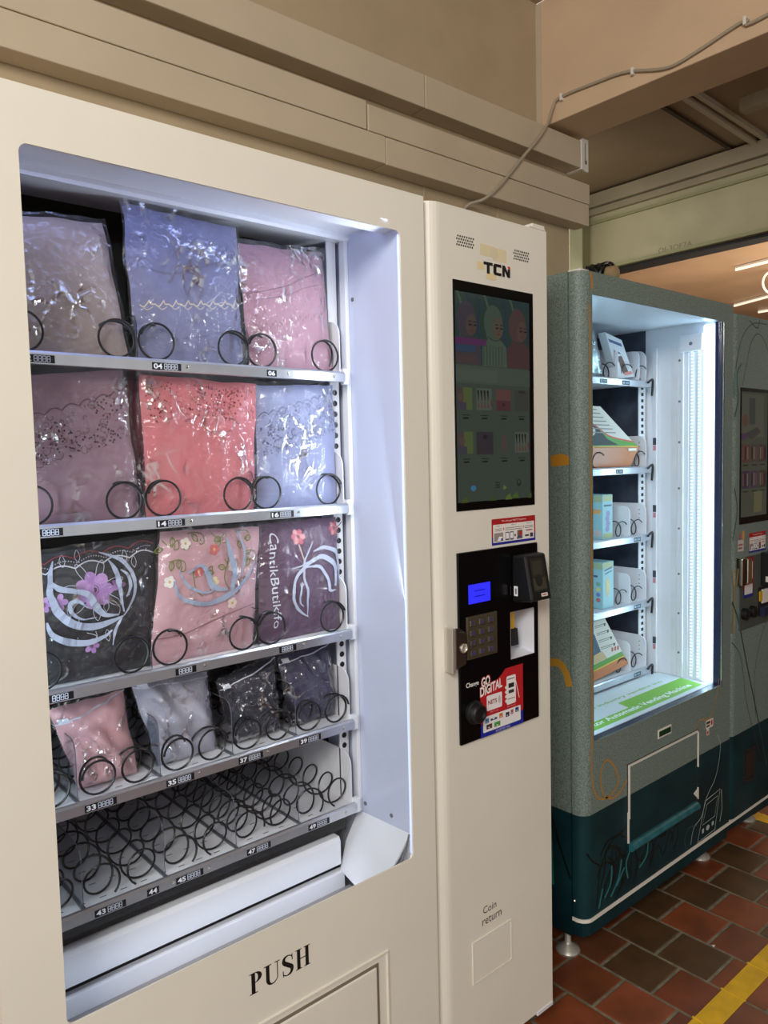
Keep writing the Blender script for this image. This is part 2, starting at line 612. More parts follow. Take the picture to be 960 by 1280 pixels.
def spline(pts, k):
    out = []
    n = len(pts)
    D = len(pts[0])
    for i in range(n - 1):
        p0, p1, p2, p3 = pts[max(i - 1, 0)], pts[i], pts[i + 1], pts[min(i + 2, n - 1)]
        for j in range(k):
            t = j / k
            out.append(tuple(.5 * (2 * p1[d] + (p2[d] - p0[d]) * t + (2 * p0[d] - 5 * p1[d] + 4 * p2[d] - p3[d]) * t * t + (3 * p1[d] - p0[d] - 3 * p2[d] + p3[d]) * t ** 3) for d in range(D)))
    out.append(tuple(pts[-1]))
    return out

def front(y):
    return lambda a, b, o: (a, y - o, b)

def eights(sh, col, a, b, h, n):
    """n seven-segment eights, height h"""
    w, t = h * .5, h * .13
    for i in range(n):
        x = a + i * h * .72
        for (p, q) in (((x, b), (x + w, b)), ((x, b + h / 2), (x + w, b + h / 2)), ((x, b + h), (x + w, b + h)), ((x, b), (x, b + h)), ((x + w, b), (x + w, b + h))):
            sh.line(col, [p, q], t)
            sh.off -= sh.step
    sh.up()

for t in ('02', '04', '06', '12', '14', '16', '33', '35', '37', '39', '43', '44', '45', '47', '49'):
    text_polys(t, .03)

# ---------------------------------------------------------------- the setting
TP = .1538                                  # tile pitch, from the joints in the photograph
TX0, TY0 = .537, -.0105
TXA, TXB, NI, YA, YB = TX0 - 2 * TP, TX0 + 13 * TP, 15, -1.09, .80
fl = MB()
fl.mi = 0
fl.box(TXA, TXB, YA, YB, -.02, -.0018)
fl.mi = 1
for (a, b, c, d) in ((-6, TXA, -6, 4), (TXB, 9, -6, 4), (TXA, TXB, -6, YA), (TXA, TXB, YB, 4)):
    fl.box(a, b, c, d, -.02, 0)
floor = struct(fl, 'floor', [GROUT, FLOORFAR])

def tile_mesh(L):
    b = MB()
    h, q = .0045, .0022
    x, y = TP / 2 - h, L / 2 - h
    b.add([(-x, -y, -.004), (x, -y, -.004), (x, y, -.004), (-x, y, -.004), (-x, -y, -.0012), (x, -y, -.0012), (x, y, -.0012), (-x, y, -.0012),
           (-x + q, -y + q, 0), (x - q, -y + q, 0), (x - q, y - q, 0), (-x + q, y - q, 0)],
          [(0, 1, 5, 4), (1, 2, 6, 5), (2, 3, 7, 6), (3, 0, 4, 7), (4, 5, 9, 8), (5, 6, 10, 9), (6, 7, 11, 10), (7, 4, 8, 11), (8, 9, 10, 11)])
    return b.mesh('floor_tile', TILE)
TM = tile_mesh(TP)
DARK = [(.915, .065), (.754, -.006), (.942, .121), (1.16, .255), (1.408, -.01), (.993, -.16), (1.08, .14), (1.23, .06)]
MID = [(.842, -.087), (.9, -.05), (1.261, .195), (.79, .13)]
tones = [lin((136, 72, 42)), lin((128, 66, 38)), lin((142, 76, 46)), lin((122, 68, 42))]
rt = random.Random(4)
for i in range(NI):
    k = i - 2
    x = TXA + (i + .5) * TP
    sh = 0 if k % 2 == 0 else -TP / 2
    j = 0
    y = TY0 + sh - 8 * TP
    while y + TP < YB + .08:
        if y > YA - .01 and y + TP < YB + .01:
            o = bpy.data.objects.new('floor_tile', TM)
            link(o, floor, (x, y + TP / 2, .0004 * rt.random()))
            o.rotation_euler = (rt.uniform(-.004, .004), rt.uniform(-.004, .004), 0)
            c = rt.choice(tones)
            if any(abs(x - p) < TP / 2 and abs(y + TP / 2 - q) < TP / 2 for p, q in DARK) or (x > 1.5 and rt.random() < .25) or (y < -.3 and rt.random() < .3):
                c = lin((88, 64, 42))
            elif any(abs(x - p) < TP / 2 and abs(y + TP / 2 - q) < TP / 2 for p, q in MID):
                c = lin((108, 66, 42))
            o.color = (*c, 1)
        y += TP

# yellow walkway lines painted over the tiles
def paint_line(name, label, x0, x1, y0, y1, along):
    b = MB()
    if along == 'x':
        cuts = [x0] + [TX0 + k * TP for k in range(-1, 14) if x0 + .01 < TX0 + k * TP < x1 - .01] + [x1]
        for a, c in zip(cuts[:-1], cuts[1:]):
            b.box(a + .001, c - .001, y0, y1, .0003, .0022)
            b.box(c - .003, c + .003, y0 - .002, y1 + .004, .0003, .0034)
    else:
        cuts = [y0] + [TY0 + k * TP / 2 for k in range(-14, 3) if y0 + .01 < TY0 + k * TP / 2 < y1 - .01] + [y1]
        for a, c in zip(cuts[:-1], cuts[1:]):
            b.box(x0, x1, a + .001, c - .001, .0003, .0022)
            b.box(x0 - .002, x1 + .003, c - .0025, c + .0025, .0003, .0030)
    o = b.build(name, YELLOW, bevel=.0008)
    return tag(o, label, 'floor marking')
paint_line('painted_floor_line', 'yellow line painted on the terracotta tiles along the front of the machines', .22, 1.86, -.265, -.206, 'x')
paint_line('painted_floor_line', 'short yellow line painted on the tiles at the far foot of the green machine', 1.86, 1.922, -1.0, .165, 'y')

t = thing('paper_scrap', 'tiny white scrap lying on a tile near the yellow line', 'litter', (1.0, -.105, 0))
MB().add([(.995, -.1095, .0012), (1.008, -.1065, .0012), (1.0, -.0985, .0012), (.998, -.1055, .006)], [(0, 2, 1), (0, 1, 3), (1, 2, 3), (2, 0, 3)]).build('scrap', CLIPM, t)
# back wall and the wall beyond it
b = MB()
b.box(-4, 1.6705, .86, 1.0, 0, 3.2)
struct(b, 'wall_back', WALL)
for n, x in enumerate((.8315, 1.2187)):
    struct(MB().box(x - .004, x + .004, .856, .86, 0, 2.37), f'trim_{n + 1}', WALL)
struct(MB().box(1.6705, 2.6, 1.33, 1.4, 0, 2.79), 'wall_passage', FASCIA)
struct(MB().box(2.275, 2.39, 1.29, 1.33, 0, 2.79), 'trim_3', POST, bevel=.004)
struct(MB().box(2.43, 2.4995, 1.322, 1.33, 0, 2.79), 'trim_4', mat('olive_paint_shade', (150, 148, 112), .6))  # thin strip; the shade beside the post is put into its colour
struct(MB().box(1.674, 1.69, .875, .885, 0, 2.37), 'trim_5', mat('rust_red', (90, 40, 30), .6))
struct(MB().box(1.46, 1.475, .835, .862, 2.735, 3.19), 'trim_6', TRUNK)
struct(MB().box(1.4645, 1.69, -5, .859, 2.721, 3.2), 'trim_7', BEAM, bevel=.004)
struct(MB().box(-4, 1.4645, -5, 1.0, 3.2, 3.3), 'ceiling', WALL)
# lower ceiling past the beam with its battens
struct(MB().box(1.69, 2.5, -5, 1.4, 2.79, 2.9), 'ceiling_passage', CEIL)
b = MB()
b.prism([(1.75, .505), (2.5, .54), (2.5, .556), (1.75, .521)], 'z', 2.778, 2.79)
struct(b, 'trim_8', mat('shadow_gap', (70, 58, 44), .8))
b = MB()
b.prism([(1.69, .395), (2.5, .43), (2.5, .452), (1.69, .417)], 'z', 2.765, 2.79)
b.prism([(1.69, .36), (2.5, .385), (2.5, .405), (1.69, .38)], 'z', 2.772, 2.79)
struct(b, 'trim_9', mat('pale_batten', (182, 172, 150), .6))
struct(MB().prism([(2.0, .16), (2.03, .16), (2.03, .30), (2.0, .30)], 'z', 2.74, 2.79).prism([(2.03, -.8), (2.05, -.8), (2.05, .30), (2.03, .30)], 'z', 2.74, 2.79), 'trim_10', CEIL2)
# fascia over the shop opening
struct(MB().box(2.5, 2.6, -5, 1.33, 2.39, 2.9), 'wall_shop', FASCIA)
struct(MB().prism([(2.44, 2.775), (2.5, 2.775), (2.5, 2.717), (2.47, 2.722)], 'y', -5, 1.33), 'trim_11', CEIL2)
struct(MB().box(2.475, 2.5, -5, 1.33, 2.68, 2.712), 'trim_12', CEIL2)
struct(MB().box(2.485, 2.5, -5, 1.33, 2.636, 2.648), 'trim_13', mat('olive_paint_shade', (150, 148, 112), .6))
struct(MB().box(2.47, 2.5, -5, 1.3, 2.388, 2.404), 'trim_14', mat('olive_paint_shade', (150, 148, 112), .6))
struct(MB().box(2.503, 2.6, -5, 1.33, 2.374, 2.39), 'trim_15', MATTEBLACK)
# the shop behind: ceiling, far walls
struct(MB().box(2.6, 9, -5, 4, 2.75, 2.85), 'ceiling_shop', SHOPWOOD)
struct(MB().box(9, 9.1, -5, 4, 0, 2.85).box(2.6, 9, 3.9, 4, 0, 2.85).box(2.6, 9, -5, -4.9, 0, 2.85), 'wall_far', SHOPWOOD)
sh = Sheet(lambda a, q, o: (2.5 - o, -a, q))
sh.text((128, 118, 92), 'OI-3OF7A', -.925, 2.409, .024, .175)
sh.build('stencilled_letters', PRINT, bpy.data.objects['wall_shop'])
# linear lamps of the shop
for n, (x0, y0, x1, y1, lb) in enumerate(((4.545, 1.483, 4.25, -.1, 'white tube lamp on the brown shop ceiling, nearer one above'),
                                          (5.925, 2.131, 5.25, .6, 'white tube lamp on the brown shop ceiling, middle one below the ring'),
                                          (6.452, 2.146, 6.40, 1.0, 'white tube lamp on the brown shop ceiling, farthest and lowest one'))):
    t = thing('tube_lamp', lb, 'ceiling lamp', (x0, y0, 2.75), 'tube lamps on the shop ceiling')
    MB().tube([(x0, y0, 2.725), (x1, y1, 2.725)], .010, 10).build('lamp_tube', TUBE, t, smooth=True)
    MB().tube([(x0, y0, 2.742), (x1, y1, 2.742)], .012, 6).build('lamp_rail', CLIPM, t)
rx, ry, rz = (4.9, 1.361, 2.658)
t = thing('ring_lamp', 'white ring lamp hanging under the brown shop ceiling', 'ceiling lamp', (rx, ry, 2.75))
ring = [(rx + .085 * math.cos(a) * .77, ry - .085 * math.cos(a) * .64, rz + .085 * math.sin(a)) for a in [2 * PI * i / 28 for i in range(29)]]
MB().tube(ring, .008, 8, caps=False).build('lamp_ring', TUBE, t, smooth=True)
MB().tube([(rx, ry, rz + .085), (rx, ry, 2.752)], .005, 6).build('lamp_stem', CLIPM, t)
area('shop_ceiling_fill', (4.5, .6, 1.6), (4.8, 1.2, 2.75), 2.5, 2.5, 42, (1, .90, .76))  # unseen lamp aimed upward, added to brighten the shop ceiling
area('passage_daylight', (1.74, 1.16, 2.2), (2.36, 1.26, 2.3), .12, .8, 1.6, (1, 1, .86))
fill_lamp = area('passage_fill', (4.5, .2, 2.0), (2.0, .6, 2.6), 1.2, 1.2, 14, (1, .96, .80))  # unseen fill lamp inside the shop, added to brighten fascia and passage

# ---------------------------------------------------------------- trunking, cables
t = thing('cable_trunking', 'long lower beige trunking box on the wall with a crack along it', 'trunking', (-4, .86, 2.37))
for (x0, x1, z0, z1, y) in ((-4, .5925, 2.370, 2.4555, .785), (.5950, 1.7095, 2.369, 2.4555, .7865)):
    MB().box(x0, x1, y, .8595, z0, z1).build('trunking_box', TRUNK, t, bevel=.003)
for (x0, x1, z0, z1, y) in ((-4, .5155, 2.4575, 2.545, .784), (.5215, 1.711, 2.457, 2.5375, .7845)):
    MB().box(x0, x1, y, .8595, z0, z1).build('trunking_cover', TRUNK, t, bevel=.003)
t = thing('cable_trunking', 'upper beige trunking box under the beam with a white end bracket', 'trunking', (-4, .86, 2.6))
for (x0, x1) in ((-4, .7715), (.7745, 1.651)):
    MB().box(x0, x1, .785, .8595, 2.592, 2.70).build('trunking_box', TRUNK, t, bevel=.003)
MB().box(1.6515, 1.672, .783, .8595, 2.588, 2.706).box(1.672, 1.712, .79, .80, 2.588, 2.718).build('end_bracket', CLIPM, t, bevel=.002)
MB().box(1.687, 1.690, .789, .791, 2.625, 2.70).box(1.687, 1.698, .789, .791, 2.617, 2.632).build('bracket_rim', mat('rust', (110, 80, 55), .7), t)

pts = [(1.455, -1.6, 2.80), (1.455, -.7, 2.86), (1.455, -.035, 2.768), (1.455, .03, 2.78), (1.455, .084, 2.773), (1.455, .196, 2.749), (1.455, .302, 2.739), (1.455, .455, 2.785), (1.455, .581, 2.796), (1.455, .742, 2.80), (1.448, .772, 2.77), (1.417, .776, 2.70), (1.357, .777, 2.628), (1.274, .777, 2.549), (1.18, .776, 2.456), (1.112, .777, 2.393), (1.06, .79, 2.352), (1.04, .835, 2.345), (1.02, .852, 2.32), (.99, .852, 2.25), (.98, .852, 2.1)]
t = thing('cable', 'beige cable clipped along the beam and down over both trunking boxes', 'cable', (1.455, .5, 2.78))
MB().tube(spline(pts, 6), .0055, 8).build('cable_sheath', CABLE, t, smooth=True)
for (y, z) in ((.035, 2.78), (.43, 2.778), (.735, 2.80)):
    MB().box(1.447, 1.4645, y - .005, y + .005, z - .014, z + .012).build('cable_clip', CLIPM, t, bevel=.002)
t = thing('cable_coil', 'dark coil of cable lying on top of the green vending machine', 'cable', (.93, .22, 1.91))
cp = []
for i in range(150):
    a = i * 2 * PI / 24
    cp.append((.93 + (.055 + .010 * math.sin(i * .7)) * math.cos(a), .22 + .03 * math.sin(i * .31) + .012 * math.cos(a), 1.954 + (.036 + .008 * math.sin(i * .53)) * math.sin(a)))
MB().tube(cp, .0045, 6).build('coiled_cable', MATTEBLACK, t, smooth=True)
BP = mat('brown_plug', (150, 128, 92), .6)
MB().lathe([(.004, -.02), (.022, -.015), (.024, .01), (.006, .018)], (.93, .18, 1.952), 'y', 12).build('plug', BP, t, smooth=True)
MB().tube(spline([(.98, .25, 1.93), (1.05, .2, 1.917), (1.12, .24, 1.93), (1.2, .22, 1.916), (1.3, .26, 1.93), (1.4, .24, 1.916)], 8), .0055, 6).build('loose_end', BP, t, smooth=True)
MB().box(1.10, 1.14, .2, .25, 1.9102, 1.945).build('cable_plug', BP, t, bevel=.006)

# ---------------------------------------------------------------- vending machines: shared builders
def coil_mesh(r, pitch, turns, wire, phase, hand=1, first=.012, seg=22):
    b = MB()
    pts = []
    n = int(turns * seg)
    for i in range(n + 1):
        t = i / seg
        y = first * t if t < 1 else first + (t - 1) * pitch
        a = phase + hand * 2 * PI * t
        pts.append((r * math.cos(a), y, r * math.sin(a)))
    b.tube(pts, wire, 6)
    return b.mesh('spring_coil', WIRE, smooth=True)

def speaker(par, x0, x1, z0, z1, y):
    b = MB()
    for r in range(4):
        for c in range(8):
            x = x0 + (x1 - x0) * (c + .25 * (r % 2) * 2) / 8.5
            z = z0 + (z1 - z0) * r / 3
            b.prism([(x - .0016, z - .0018), (x + .0016, z - .0018), (x + .0016, z + .0018), (x - .0016, z + .0018)], 'y', y - .0006, y + .001)
    return b.build('speaker_grille', RUBBER, par)

def fillet(x0, x1, y0, y1, left=True, n=6):
    """plan profile (x, y) of a front panel whose left edge is rounded back"""
    rx, ry = .032, .03
    pr = [(x0 + rx - rx * math.sin(PI / 2 * i / n), y0 + ry - ry * math.cos(PI / 2 * i / n)) for i in range(n + 1)]
    return pr + [(x0, y1), (x1, y1), (x1, y0)]

# ---------------------------------------------------------------- the cream vending machine
A = thing('vending_machine', 'large cream vending machine with bagged headscarves behind glass, in the foreground', 'vending machine', (-.22, .4, 0))
AX0 = -.835
b = MB()
b.box(AX0, AX0 + .02, .055, .84, .08, 1.935).box(-.02, -.003, .055, .84, .08, 1.935)
b.box(AX0 + .02, -.02, .055, .84, 1.915, 1.935).box(AX0 + .02, -.02, .055, .84, .08, .10).box(AX0 + .02, -.02, .82, .84, .10, 1.915)
b.build('cabinet', CREAM, A)
b = MB().plate_hole((AX0, -.003, .085, 1.94), (-.7508, -.066, .6187, 1.8628), 0, .004, .012)
b.box(AX0, AX0 + .004, .004, .054, .085, 1.94).box(-.007, -.003, .004, .054, .085, 1.94).box(AX0, -.003, .004, .054, 1.936, 1.94)
door = b.build('door_panel', CREAM, A)
b = MB()
for (x0, x1, z0, z1) in ((-.662, -.140, .4535, .4585), (-.662, -.140, .118, .123), (-.662, -.657, .123, .4535), (-.145, -.140, .123, .4535)):
    b.box(x0, x1, -.003, .001, z0, z1)
fr = b.build('flap_frame', CREAM, A, bevel=.001)
MB().box(-.630, -.172, -.004, .001, .15, .437).build('push_flap', CREAM, A, bevel=.0025)
b = MB().box(-.636, -.166, -.0015, .0005, .144, .443)
b.build('flap_gap', mat('shadow_line', (120, 110, 95), .7), A)

# PUSH in high-contrast roman capitals
sh = Sheet(front(0))
def push(x, z, h, sp):
    K = (20, 18, 18)
    def R(a, b_, c, d):
        sh.rect(K, x + a * h, x + b_ * h, z + c * h, z + d * h)
        sh.off -= sh.step
    def ring(cx, cz, ro, rq, ri, rj, t0, t1, n=14):
        vs, fs = [], []
        for i in range(n + 1):
            t = t0 + (t1 - t0) * i / n
            vs += [(x + (cx + ro * math.cos(t)) * h, z + (cz + rq * math.sin(t)) * h), (x + (cx + ri * math.cos(t)) * h, z + (cz + rj * math.sin(t)) * h)]
        sh.raw(K, vs, [(2 * i, 2 * i + 1, 2 * i + 3, 2 * i + 2) for i in range(n)])
    # P
    R(.10, .30, 0, 1); R(0, .42, 0, .045); R(0, .32, .955, 1)
    ring(.30, .745, .36, .255, .15, .215, -PI / 2, PI / 2)
    x += (.66 + sp) * h
    # U
    R(.10, .29, .28, 1); R(0, .40, .955, 1); R(.70, .75, .28, 1); R(.58, .86, .955, 1)
    ring(.425, .30, .325, .31, .135, .25, PI, 1.5 * PI); ring(.425, .30, .325, .31, .275, .25, 1.5 * PI, 2 * PI)
    x += (.86 + sp) * h
    # S
    sp_ = spline([(.58, .70), (.56, .86), (.36, .975), (.14, .90), (.12, .70), (.33, .52), (.55, .33), (.50, .10), (.28, .022), (.08, .12), (.06, .30)], 6)
    sh.line(K, [(x + p * h, z + q * h) for p, q in sp_], [v * h for v in (.05, .05, .05, .14, .2, .21, .2, .14, .05, .05, .05)])
    R(.555, .60, .68, .98); R(.04, .085, .02, .32)
    x += (.66 + sp) * h
    # H
    R(.08, .27, 0, 1); R(.56, .75, 0, 1); R(0, .35, 0, .045); R(0, .35, .955, 1); R(.48, .83, 0, .045); R(.48, .83, .955, 1); R(.27, .56, .48, .53)
push(-.4515, .516, .0375, .115)
sh.build('push_lettering', PRINT, A, 'black serif lettering PUSH')

# glass and interior
MB().box(-.757, -.0655, .0065, .0095, .612, 1.869).build('door_glass', GLASS, A)
MB().box(AX0 + .03, -.064, .0105, .053, 1.8695, 1.876).build('top_jamb', WHITE, A)
b = MB()
b.box(AX0 + .02, -.02, .815, .82, .10, 1.915)
b.box(AX0 + .02, -.02, .30, .815, 1.905, 1.9149).box(-.0255, -.0205, .30, .815, .12, 1.905).box(AX0 + .0205, AX0 + .0255, .12, .815, .12, 1.905)
b.build('interior_lining', BLACK, A)
s1 = MB().box(-.064, -.0595, .0115, .285, .655, 1.905).build('side_panel', mat('blue_white_panel', (196, 203, 226), .3), A)
s0 = MB().box(-.0645, -.0595, .0042, .0115, .625, 1.860).build('edge_light', mat('edge_light', (190, 204, 255), .5, emit=.8), A)
for y, z in ((.154, .680), (.068, .683), (.154, 1.76)):
    MB().lathe([(.0045, 0), (.0045, -.0015), (.002, -.0025)], (-.064, y, z), 'x', 10).build('panel_screw', GREY, A, smooth=True)
b = MB()
b.box(AX0 + .02, -.06, .0535, .16, 1.893, 1.905)          # front of the ceiling
b.prism([(.16, 1.885), (.165, 1.88), (.285, 1.888), (.285, 1.905), (.16, 1.905)], 'x', AX0 + .02, -.064)
hd = b.build('interior_header', WHITE, A)
for x in (-.67, -.545, -.41, -.27, -.13):
    MB().lathe([(.004, 0), (.004, -.0012), (.002, -.002)], (x, .10, 1.893), 'z', 8).build('header_screw', WHITE2, A, smooth=True)
MB().prism([(-.064 - .010, .165), (-.064, .165), (-.064, .185), (-.064 - .010, .185)], 'z', .66, 1.885).build('corner_post', WHITE, A, bevel=.002)
b = MB().box(-.098, -.0745, .195, .199, .655, 1.885)
b.mi = 1
z = .67
while z < 1.58:
    b.lathe([(.0062, 0), (.0062, -.0006)], (-.0865, .1949, z), 'y', 10)
    z += .0225
b.build('perforated_rail', [WHITE2, BLACK], A)
# chute guide plate at the lower right with the certification mark
cp_ = [(x, y, .664 - .042 * (y - .012) + 1.375 * (x + .064)) for x, y in ((-.064, .012), (-.064, .18), (-.104, .176), (-.137, .155), (-.152, .03), (-.092, .016))]
MB().tube([(-.0655, .0125, .663), (-.078, .0125, .63), (-.098, .0125, .595)], .0022, 6).build('guide_gasket', GREY, A)
b = MB()
b.add(cp_ + [(x + .003, y, z - .003) for x, y, z in cp_], [(0, 1, 2, 3, 4, 5), (11, 10, 9, 8, 7, 6)] + [(i, (i + 1) % 6, 6 + (i + 1) % 6, 6 + i) for i in range(6)])
b.build('chute_guide', WHITE, A)
def guide(a, q, o):      # in-plane coordinates on the guide plate
    return (-.095 + a * .55 - o, .085 + a * .8, .633 + q * .9 + a * .20)
MB().box(-.064, -.0595, .0116, .285, .40, .654).build('lower_side_panel', WHITE, A)
def ngon_plane(p0, p1, p2):
    p0, p1, p2 = Vector(p0), Vector(p1), Vector(p2)
    ex = (p1 - p0).normalized()
    n = ex.cross(p2 - p0).normalized()
    ez = n.cross(ex)
    return lambda a, q, o: tuple(p0 + ex * a + ez * q + n * o)
pl = lambda x, y: (x, y, .664 - .042 * (y - .012) + 1.375 * (x + .064))
gp = ngon_plane(pl(-.083, .040), pl(-.078, .060), pl(-.076, .040))
sh = Sheet(gp)
sh.line((70, 75, 90), [(.006 * math.cos(t), .008 + .006 * math.sin(t)) for t in [2 * PI * i / 20 for i in range(21)]], .0012)
sh.line((70, 75, 90), [(.003 * math.cos(t), .008 + .003 * math.sin(t)) for t in [.6 + 4.6 * i / 12 for i in range(13)]], .0011)
sh.rect((70, 75, 90), -.008, .008, -.003, -.001)
sh.build('certification_mark', PRINT, A)

# delivery hopper below the last tray
HX0, HX1 = AX0 + .021, -.137
b = MB().prism([(.150, .623), (.155, .632), (.19, .632), (.19, .572), (.150, .572)], 'x', HX0, HX1)
b.build('delivery_panel', WHITE, A, bevel=.0015)
MB().prism([(.168, .660), (.172, .664), (.19, .664), (.19, .636), (.168, .636)], 'x', HX0, -.112).build('tray_support', mat('dark_speckle', (26, 24, 24), .5, noise_s=300, noise_a=.9), A)
MB().box(HX0, -.13, .166, .19, .53, .57).build('delivery_slot', mat('dark_speckle', (26, 24, 24), .5), A)
MB().prism([(.148, .556), (.153, .558), (.165, .558), (.165, .500), (.148, .500)], 'x', HX0, -.130).build('delivery_panel', WHITE, A, bevel=.0015)
MB().prism([(.055, .515), (.147, .522), (.147, .505), (.055, .50)], 'x', HX0, -.120).build('delivery_ledge', mat('ledge_grey', (150, 146, 148), .5), A)

# light strips behind the door frame
LEDS = mat('led_strip_soft', (215, 224, 255), .4, emit=1.5)
def strip(par, x0, x1, y0, y1, z0, z1):
    return MB().box(x0, x1, y0, y1, z0, z1).build('light_strip', LEDS, par)
strip(A, -.812, -.804, .056, .066, .64, 1.86)
strip(A, -.80, -.08, .056, .064, 1.884, 1.890)
area('machine_light_left', (-.80, .072, 1.0), (-.35, .24, .96), .02, .8, 1.25, (.74, .90, 1))
area('machine_light_right', (-.0672, .016, 1.24), (-.50, .16, 1.22), .006, 1.2, 2.8, (.78, .90, 1))
area('machine_light_top', (-.43, .075, 1.880), (-.40, .22, 1.0), .68, .02, 0.40, (.40, .50, 1))
area('hopper_fill', (-.43, .078, .548), (-.43, .15, .60), 0.6, .012, .13, (.70, .80, 1))  # unseen lamp added to brighten the delivery panels; no strip here

# trays
TRZ = [1.606, 1.335, 1.0695, .874, .691]
TX1 = -.0955
LAB = [[(-.6986, '02'), (-.4854, '04'), (-.2729, '06')], [(-.700, '12'), (-.4905, '14'), (-.2598, '16')],
       [(-.6904, ''), (-.4738, ''), (-.2571, '')], [(-.6359, '33'), (-.4934, '35'), (-.3486, '37'), (-.2106, '39')],
       [(-.6288, '43'), (-.5534, '44'), (-.4834, '45'), (-.3385, '47'), (-.1955, '49')]]
WIDE = [coil_mesh(.031, .052, 8, .0021, PI * .9, -1, .008), coil_mesh(.031, .052, 8, .0021, PI * .1, 1, .008), coil_mesh(.031, .052, 8, .0021, PI * .55, -1, .008)]
SMALL = [coil_mesh(.028, .058, 7.4, .002, -PI * .3, 1, .03), coil_mesh(.028, .058, 7.4, .002, PI * 1.3, -1, .03), coil_mesh(.028, .036, 12, .002, -PI * .1, 1, .03), coil_mesh(.028, .036, 12, .002, PI * 1.1, -1, .03)]
BAGCOIL = [coil_mesh(.029, .055, 7.4, .0021, PI * .95, -1, .010), coil_mesh(.029, .055, 7.4, .0021, PI * .05, 1, .010)]
DIVX = [-.669 + i * .1443 for i in range(4)]
for r, z in enumerate(TRZ):
    b = MB()
    b.box(AX0 + .03, TX1, .152, .64, z - .012, z)
    tr = b.build('tray', WHITE2, A)
    b = MB().prism([(.1475, z - .0185), (.145, z - .0175), (.145, z - .001), (.1485, z + .003), (.1535, z + .003), (.1535, z - .0185)], 'x', AX0 + .03, TX1)
    b.build('front_rail', RAIL, tr)
    b = MB().prism(rrect(.16, .64, z, z + .11, .03, 5, (0, 0, 0, 1)), 'x', TX1 - .0025, TX1)
    b.build('tray_side', WHITE2, tr)
    b = MB().box(TX1, TX1 + .014, .150, .162, z - .022, z + .010)
    b.build('tray_stop', WHITE, tr, bevel=.001)
    for (x, num) in LAB[r]:
        sh = Sheet(front(.145))
        wd = .046 if num in ('06', '44') else (.040 if num == '' else .0535)
        if num in ('06', '44'):
            wd = .022
        zc = z - .0098
        sh.rect((10, 11, 18), x - wd / 2, x + wd / 2, zc - .0062, zc + .0062)
        a = x - wd / 2 + .003
        if num:
            sh.text((235, 238, 245), num, a, zc - .0045, .009, .0155, .03)
            a += .0195
        else:
            a += .004
        if wd > .03:
            eights(sh, (205, 212, 228), a, zc - .0045, .009, 4)
        sh.build('price_label', PRINT, tr)
    for x in [v[0] + .038 for v in LAB[r][1:3]] + [-.125]:
        MB().lathe([(.003, 0), (.003, -.001), (.0015, -.0018)], (x, .145, z - .008), 'y', 8).build('rail_screw', CHROME, tr, smooth=True)
    if r < 3:
        for ci, c in enumerate((-.64, -.421, -.2105)):
            for q, dx in enumerate((-.0745, .0745)):
                me = WIDE[2] if (r, ci, q) in ((0, 2, 1), (2, 1, 0)) else WIDE[q]
                o = bpy.data.objects.new('spring_coil', me)
                link(o, tr, (c + dx, .154, z + .0335))
        for x in (-.745, -.5305, -.3135):
            b = MB().box(x - .001, x + .001, .16, .60, z, z + .075)
            b.build('lane_divider', ACRYL, tr)
            MB().tube([(x, .159, z), (x, .159, z + .062), (x - .001, .165, z + .075), (x - .001, .2, z + .078)], .0007, 5).build('divider_edge', RUBBER, tr)
    else:
        for i in range(5):
            c = DIVX[0] - .0722 + i * .1443
            for q, dx in enumerate((-.035, .035)):
                me = (SMALL[(2 if i == 3 else 0) + q]) if r == 4 else BAGCOIL[q]
                o = bpy.data.objects.new('spring_coil', me)
                link(o, tr, (c + dx, .158, z + .0305))
        for x in DIVX:
            b = MB().prism(rrect(.158, .62, z, z + .105, .02, 4, (0, 0, 0, 1)), 'x', x - .0011, x + .0011)
            b.build('lane_divider', ACRYL, tr)
            MB().tube([(x, .1575, z), (x, .1575, z + .085), (x, .1635, z + .099), (x, .178, z + .105), (x, .6, z + .105)], .0008, 5).build('divider_edge', mat('edge_grey', (90, 92, 100), .3), tr)
            MB().box(x - .003, x + .003, .156, .62, z + .0001, z + .003).build('divider_foot', mat('edge_grey', (90, 92, 100), .3), tr)
        sh = Sheet(lambda a, q, o: (a, q, z + o))
        for x in [DIVX[0] - .07 + i * .0361 for i in range(16)]:
            for y in [.172 + .052 * j for j in range(8)]:
                sh.rect((40, 40, 48), x - .006, x + .006, y - .0012, y + .0012)
                sh.off -= sh.step
        sh.build('tray_slots', PRINT, tr)

# ---- payment column
b = MB()
b.prism([(.386, .095), (.386, .80), (.006, .80), (.006, .095)], 'z', .085, 1.932)
b.box(.006, .012, .052, .095, .085, 1.932).box(.380, .386, .052, .095, .085, 1.932)
b.build('column_cabinet', CREAM, A)
RH = (.238, .322, .970, 1.078)
b = MB().plate_hole((.04, .386, .085, 1.938), RH, 0, .05, .002)
n = 7
pr = [(.04, .05), (.04, 0)] + [(.04 - .034 * math.sin(PI / 2 * i / n), .03 - .03 * math.cos(PI / 2 * i / n)) for i in range(1, n + 1)] + [(.006, .05)]
b.prism(pr, 'z', .085, 1.938)
b.build('column_door', CREAM, A)
MB().box(.325, .384, .0, .05, 1.9385, 1.943).box(.340, .384, .003, .04, 1.9432, 1.951).build('column_hinge', CLIPM, A, bevel=.0015)
MB().box(.325, .385, -.002, .06, .078, .088).build('bottom_hinge', WHITE2, A, bevel=.001)
speaker(A, .09, .146, 1.863, 1.881, 0)
speaker(A, .271, .327, 1.861, 1.879, 0)
sh = Sheet(front(0))
sh.rect((220, 206, 168), .160, .206, 1.853, 1.876).rect((221, 208, 172), .200, .245, 1.847, 1.874).ell((214, 202, 170), .205, 1.862, .014, .012)
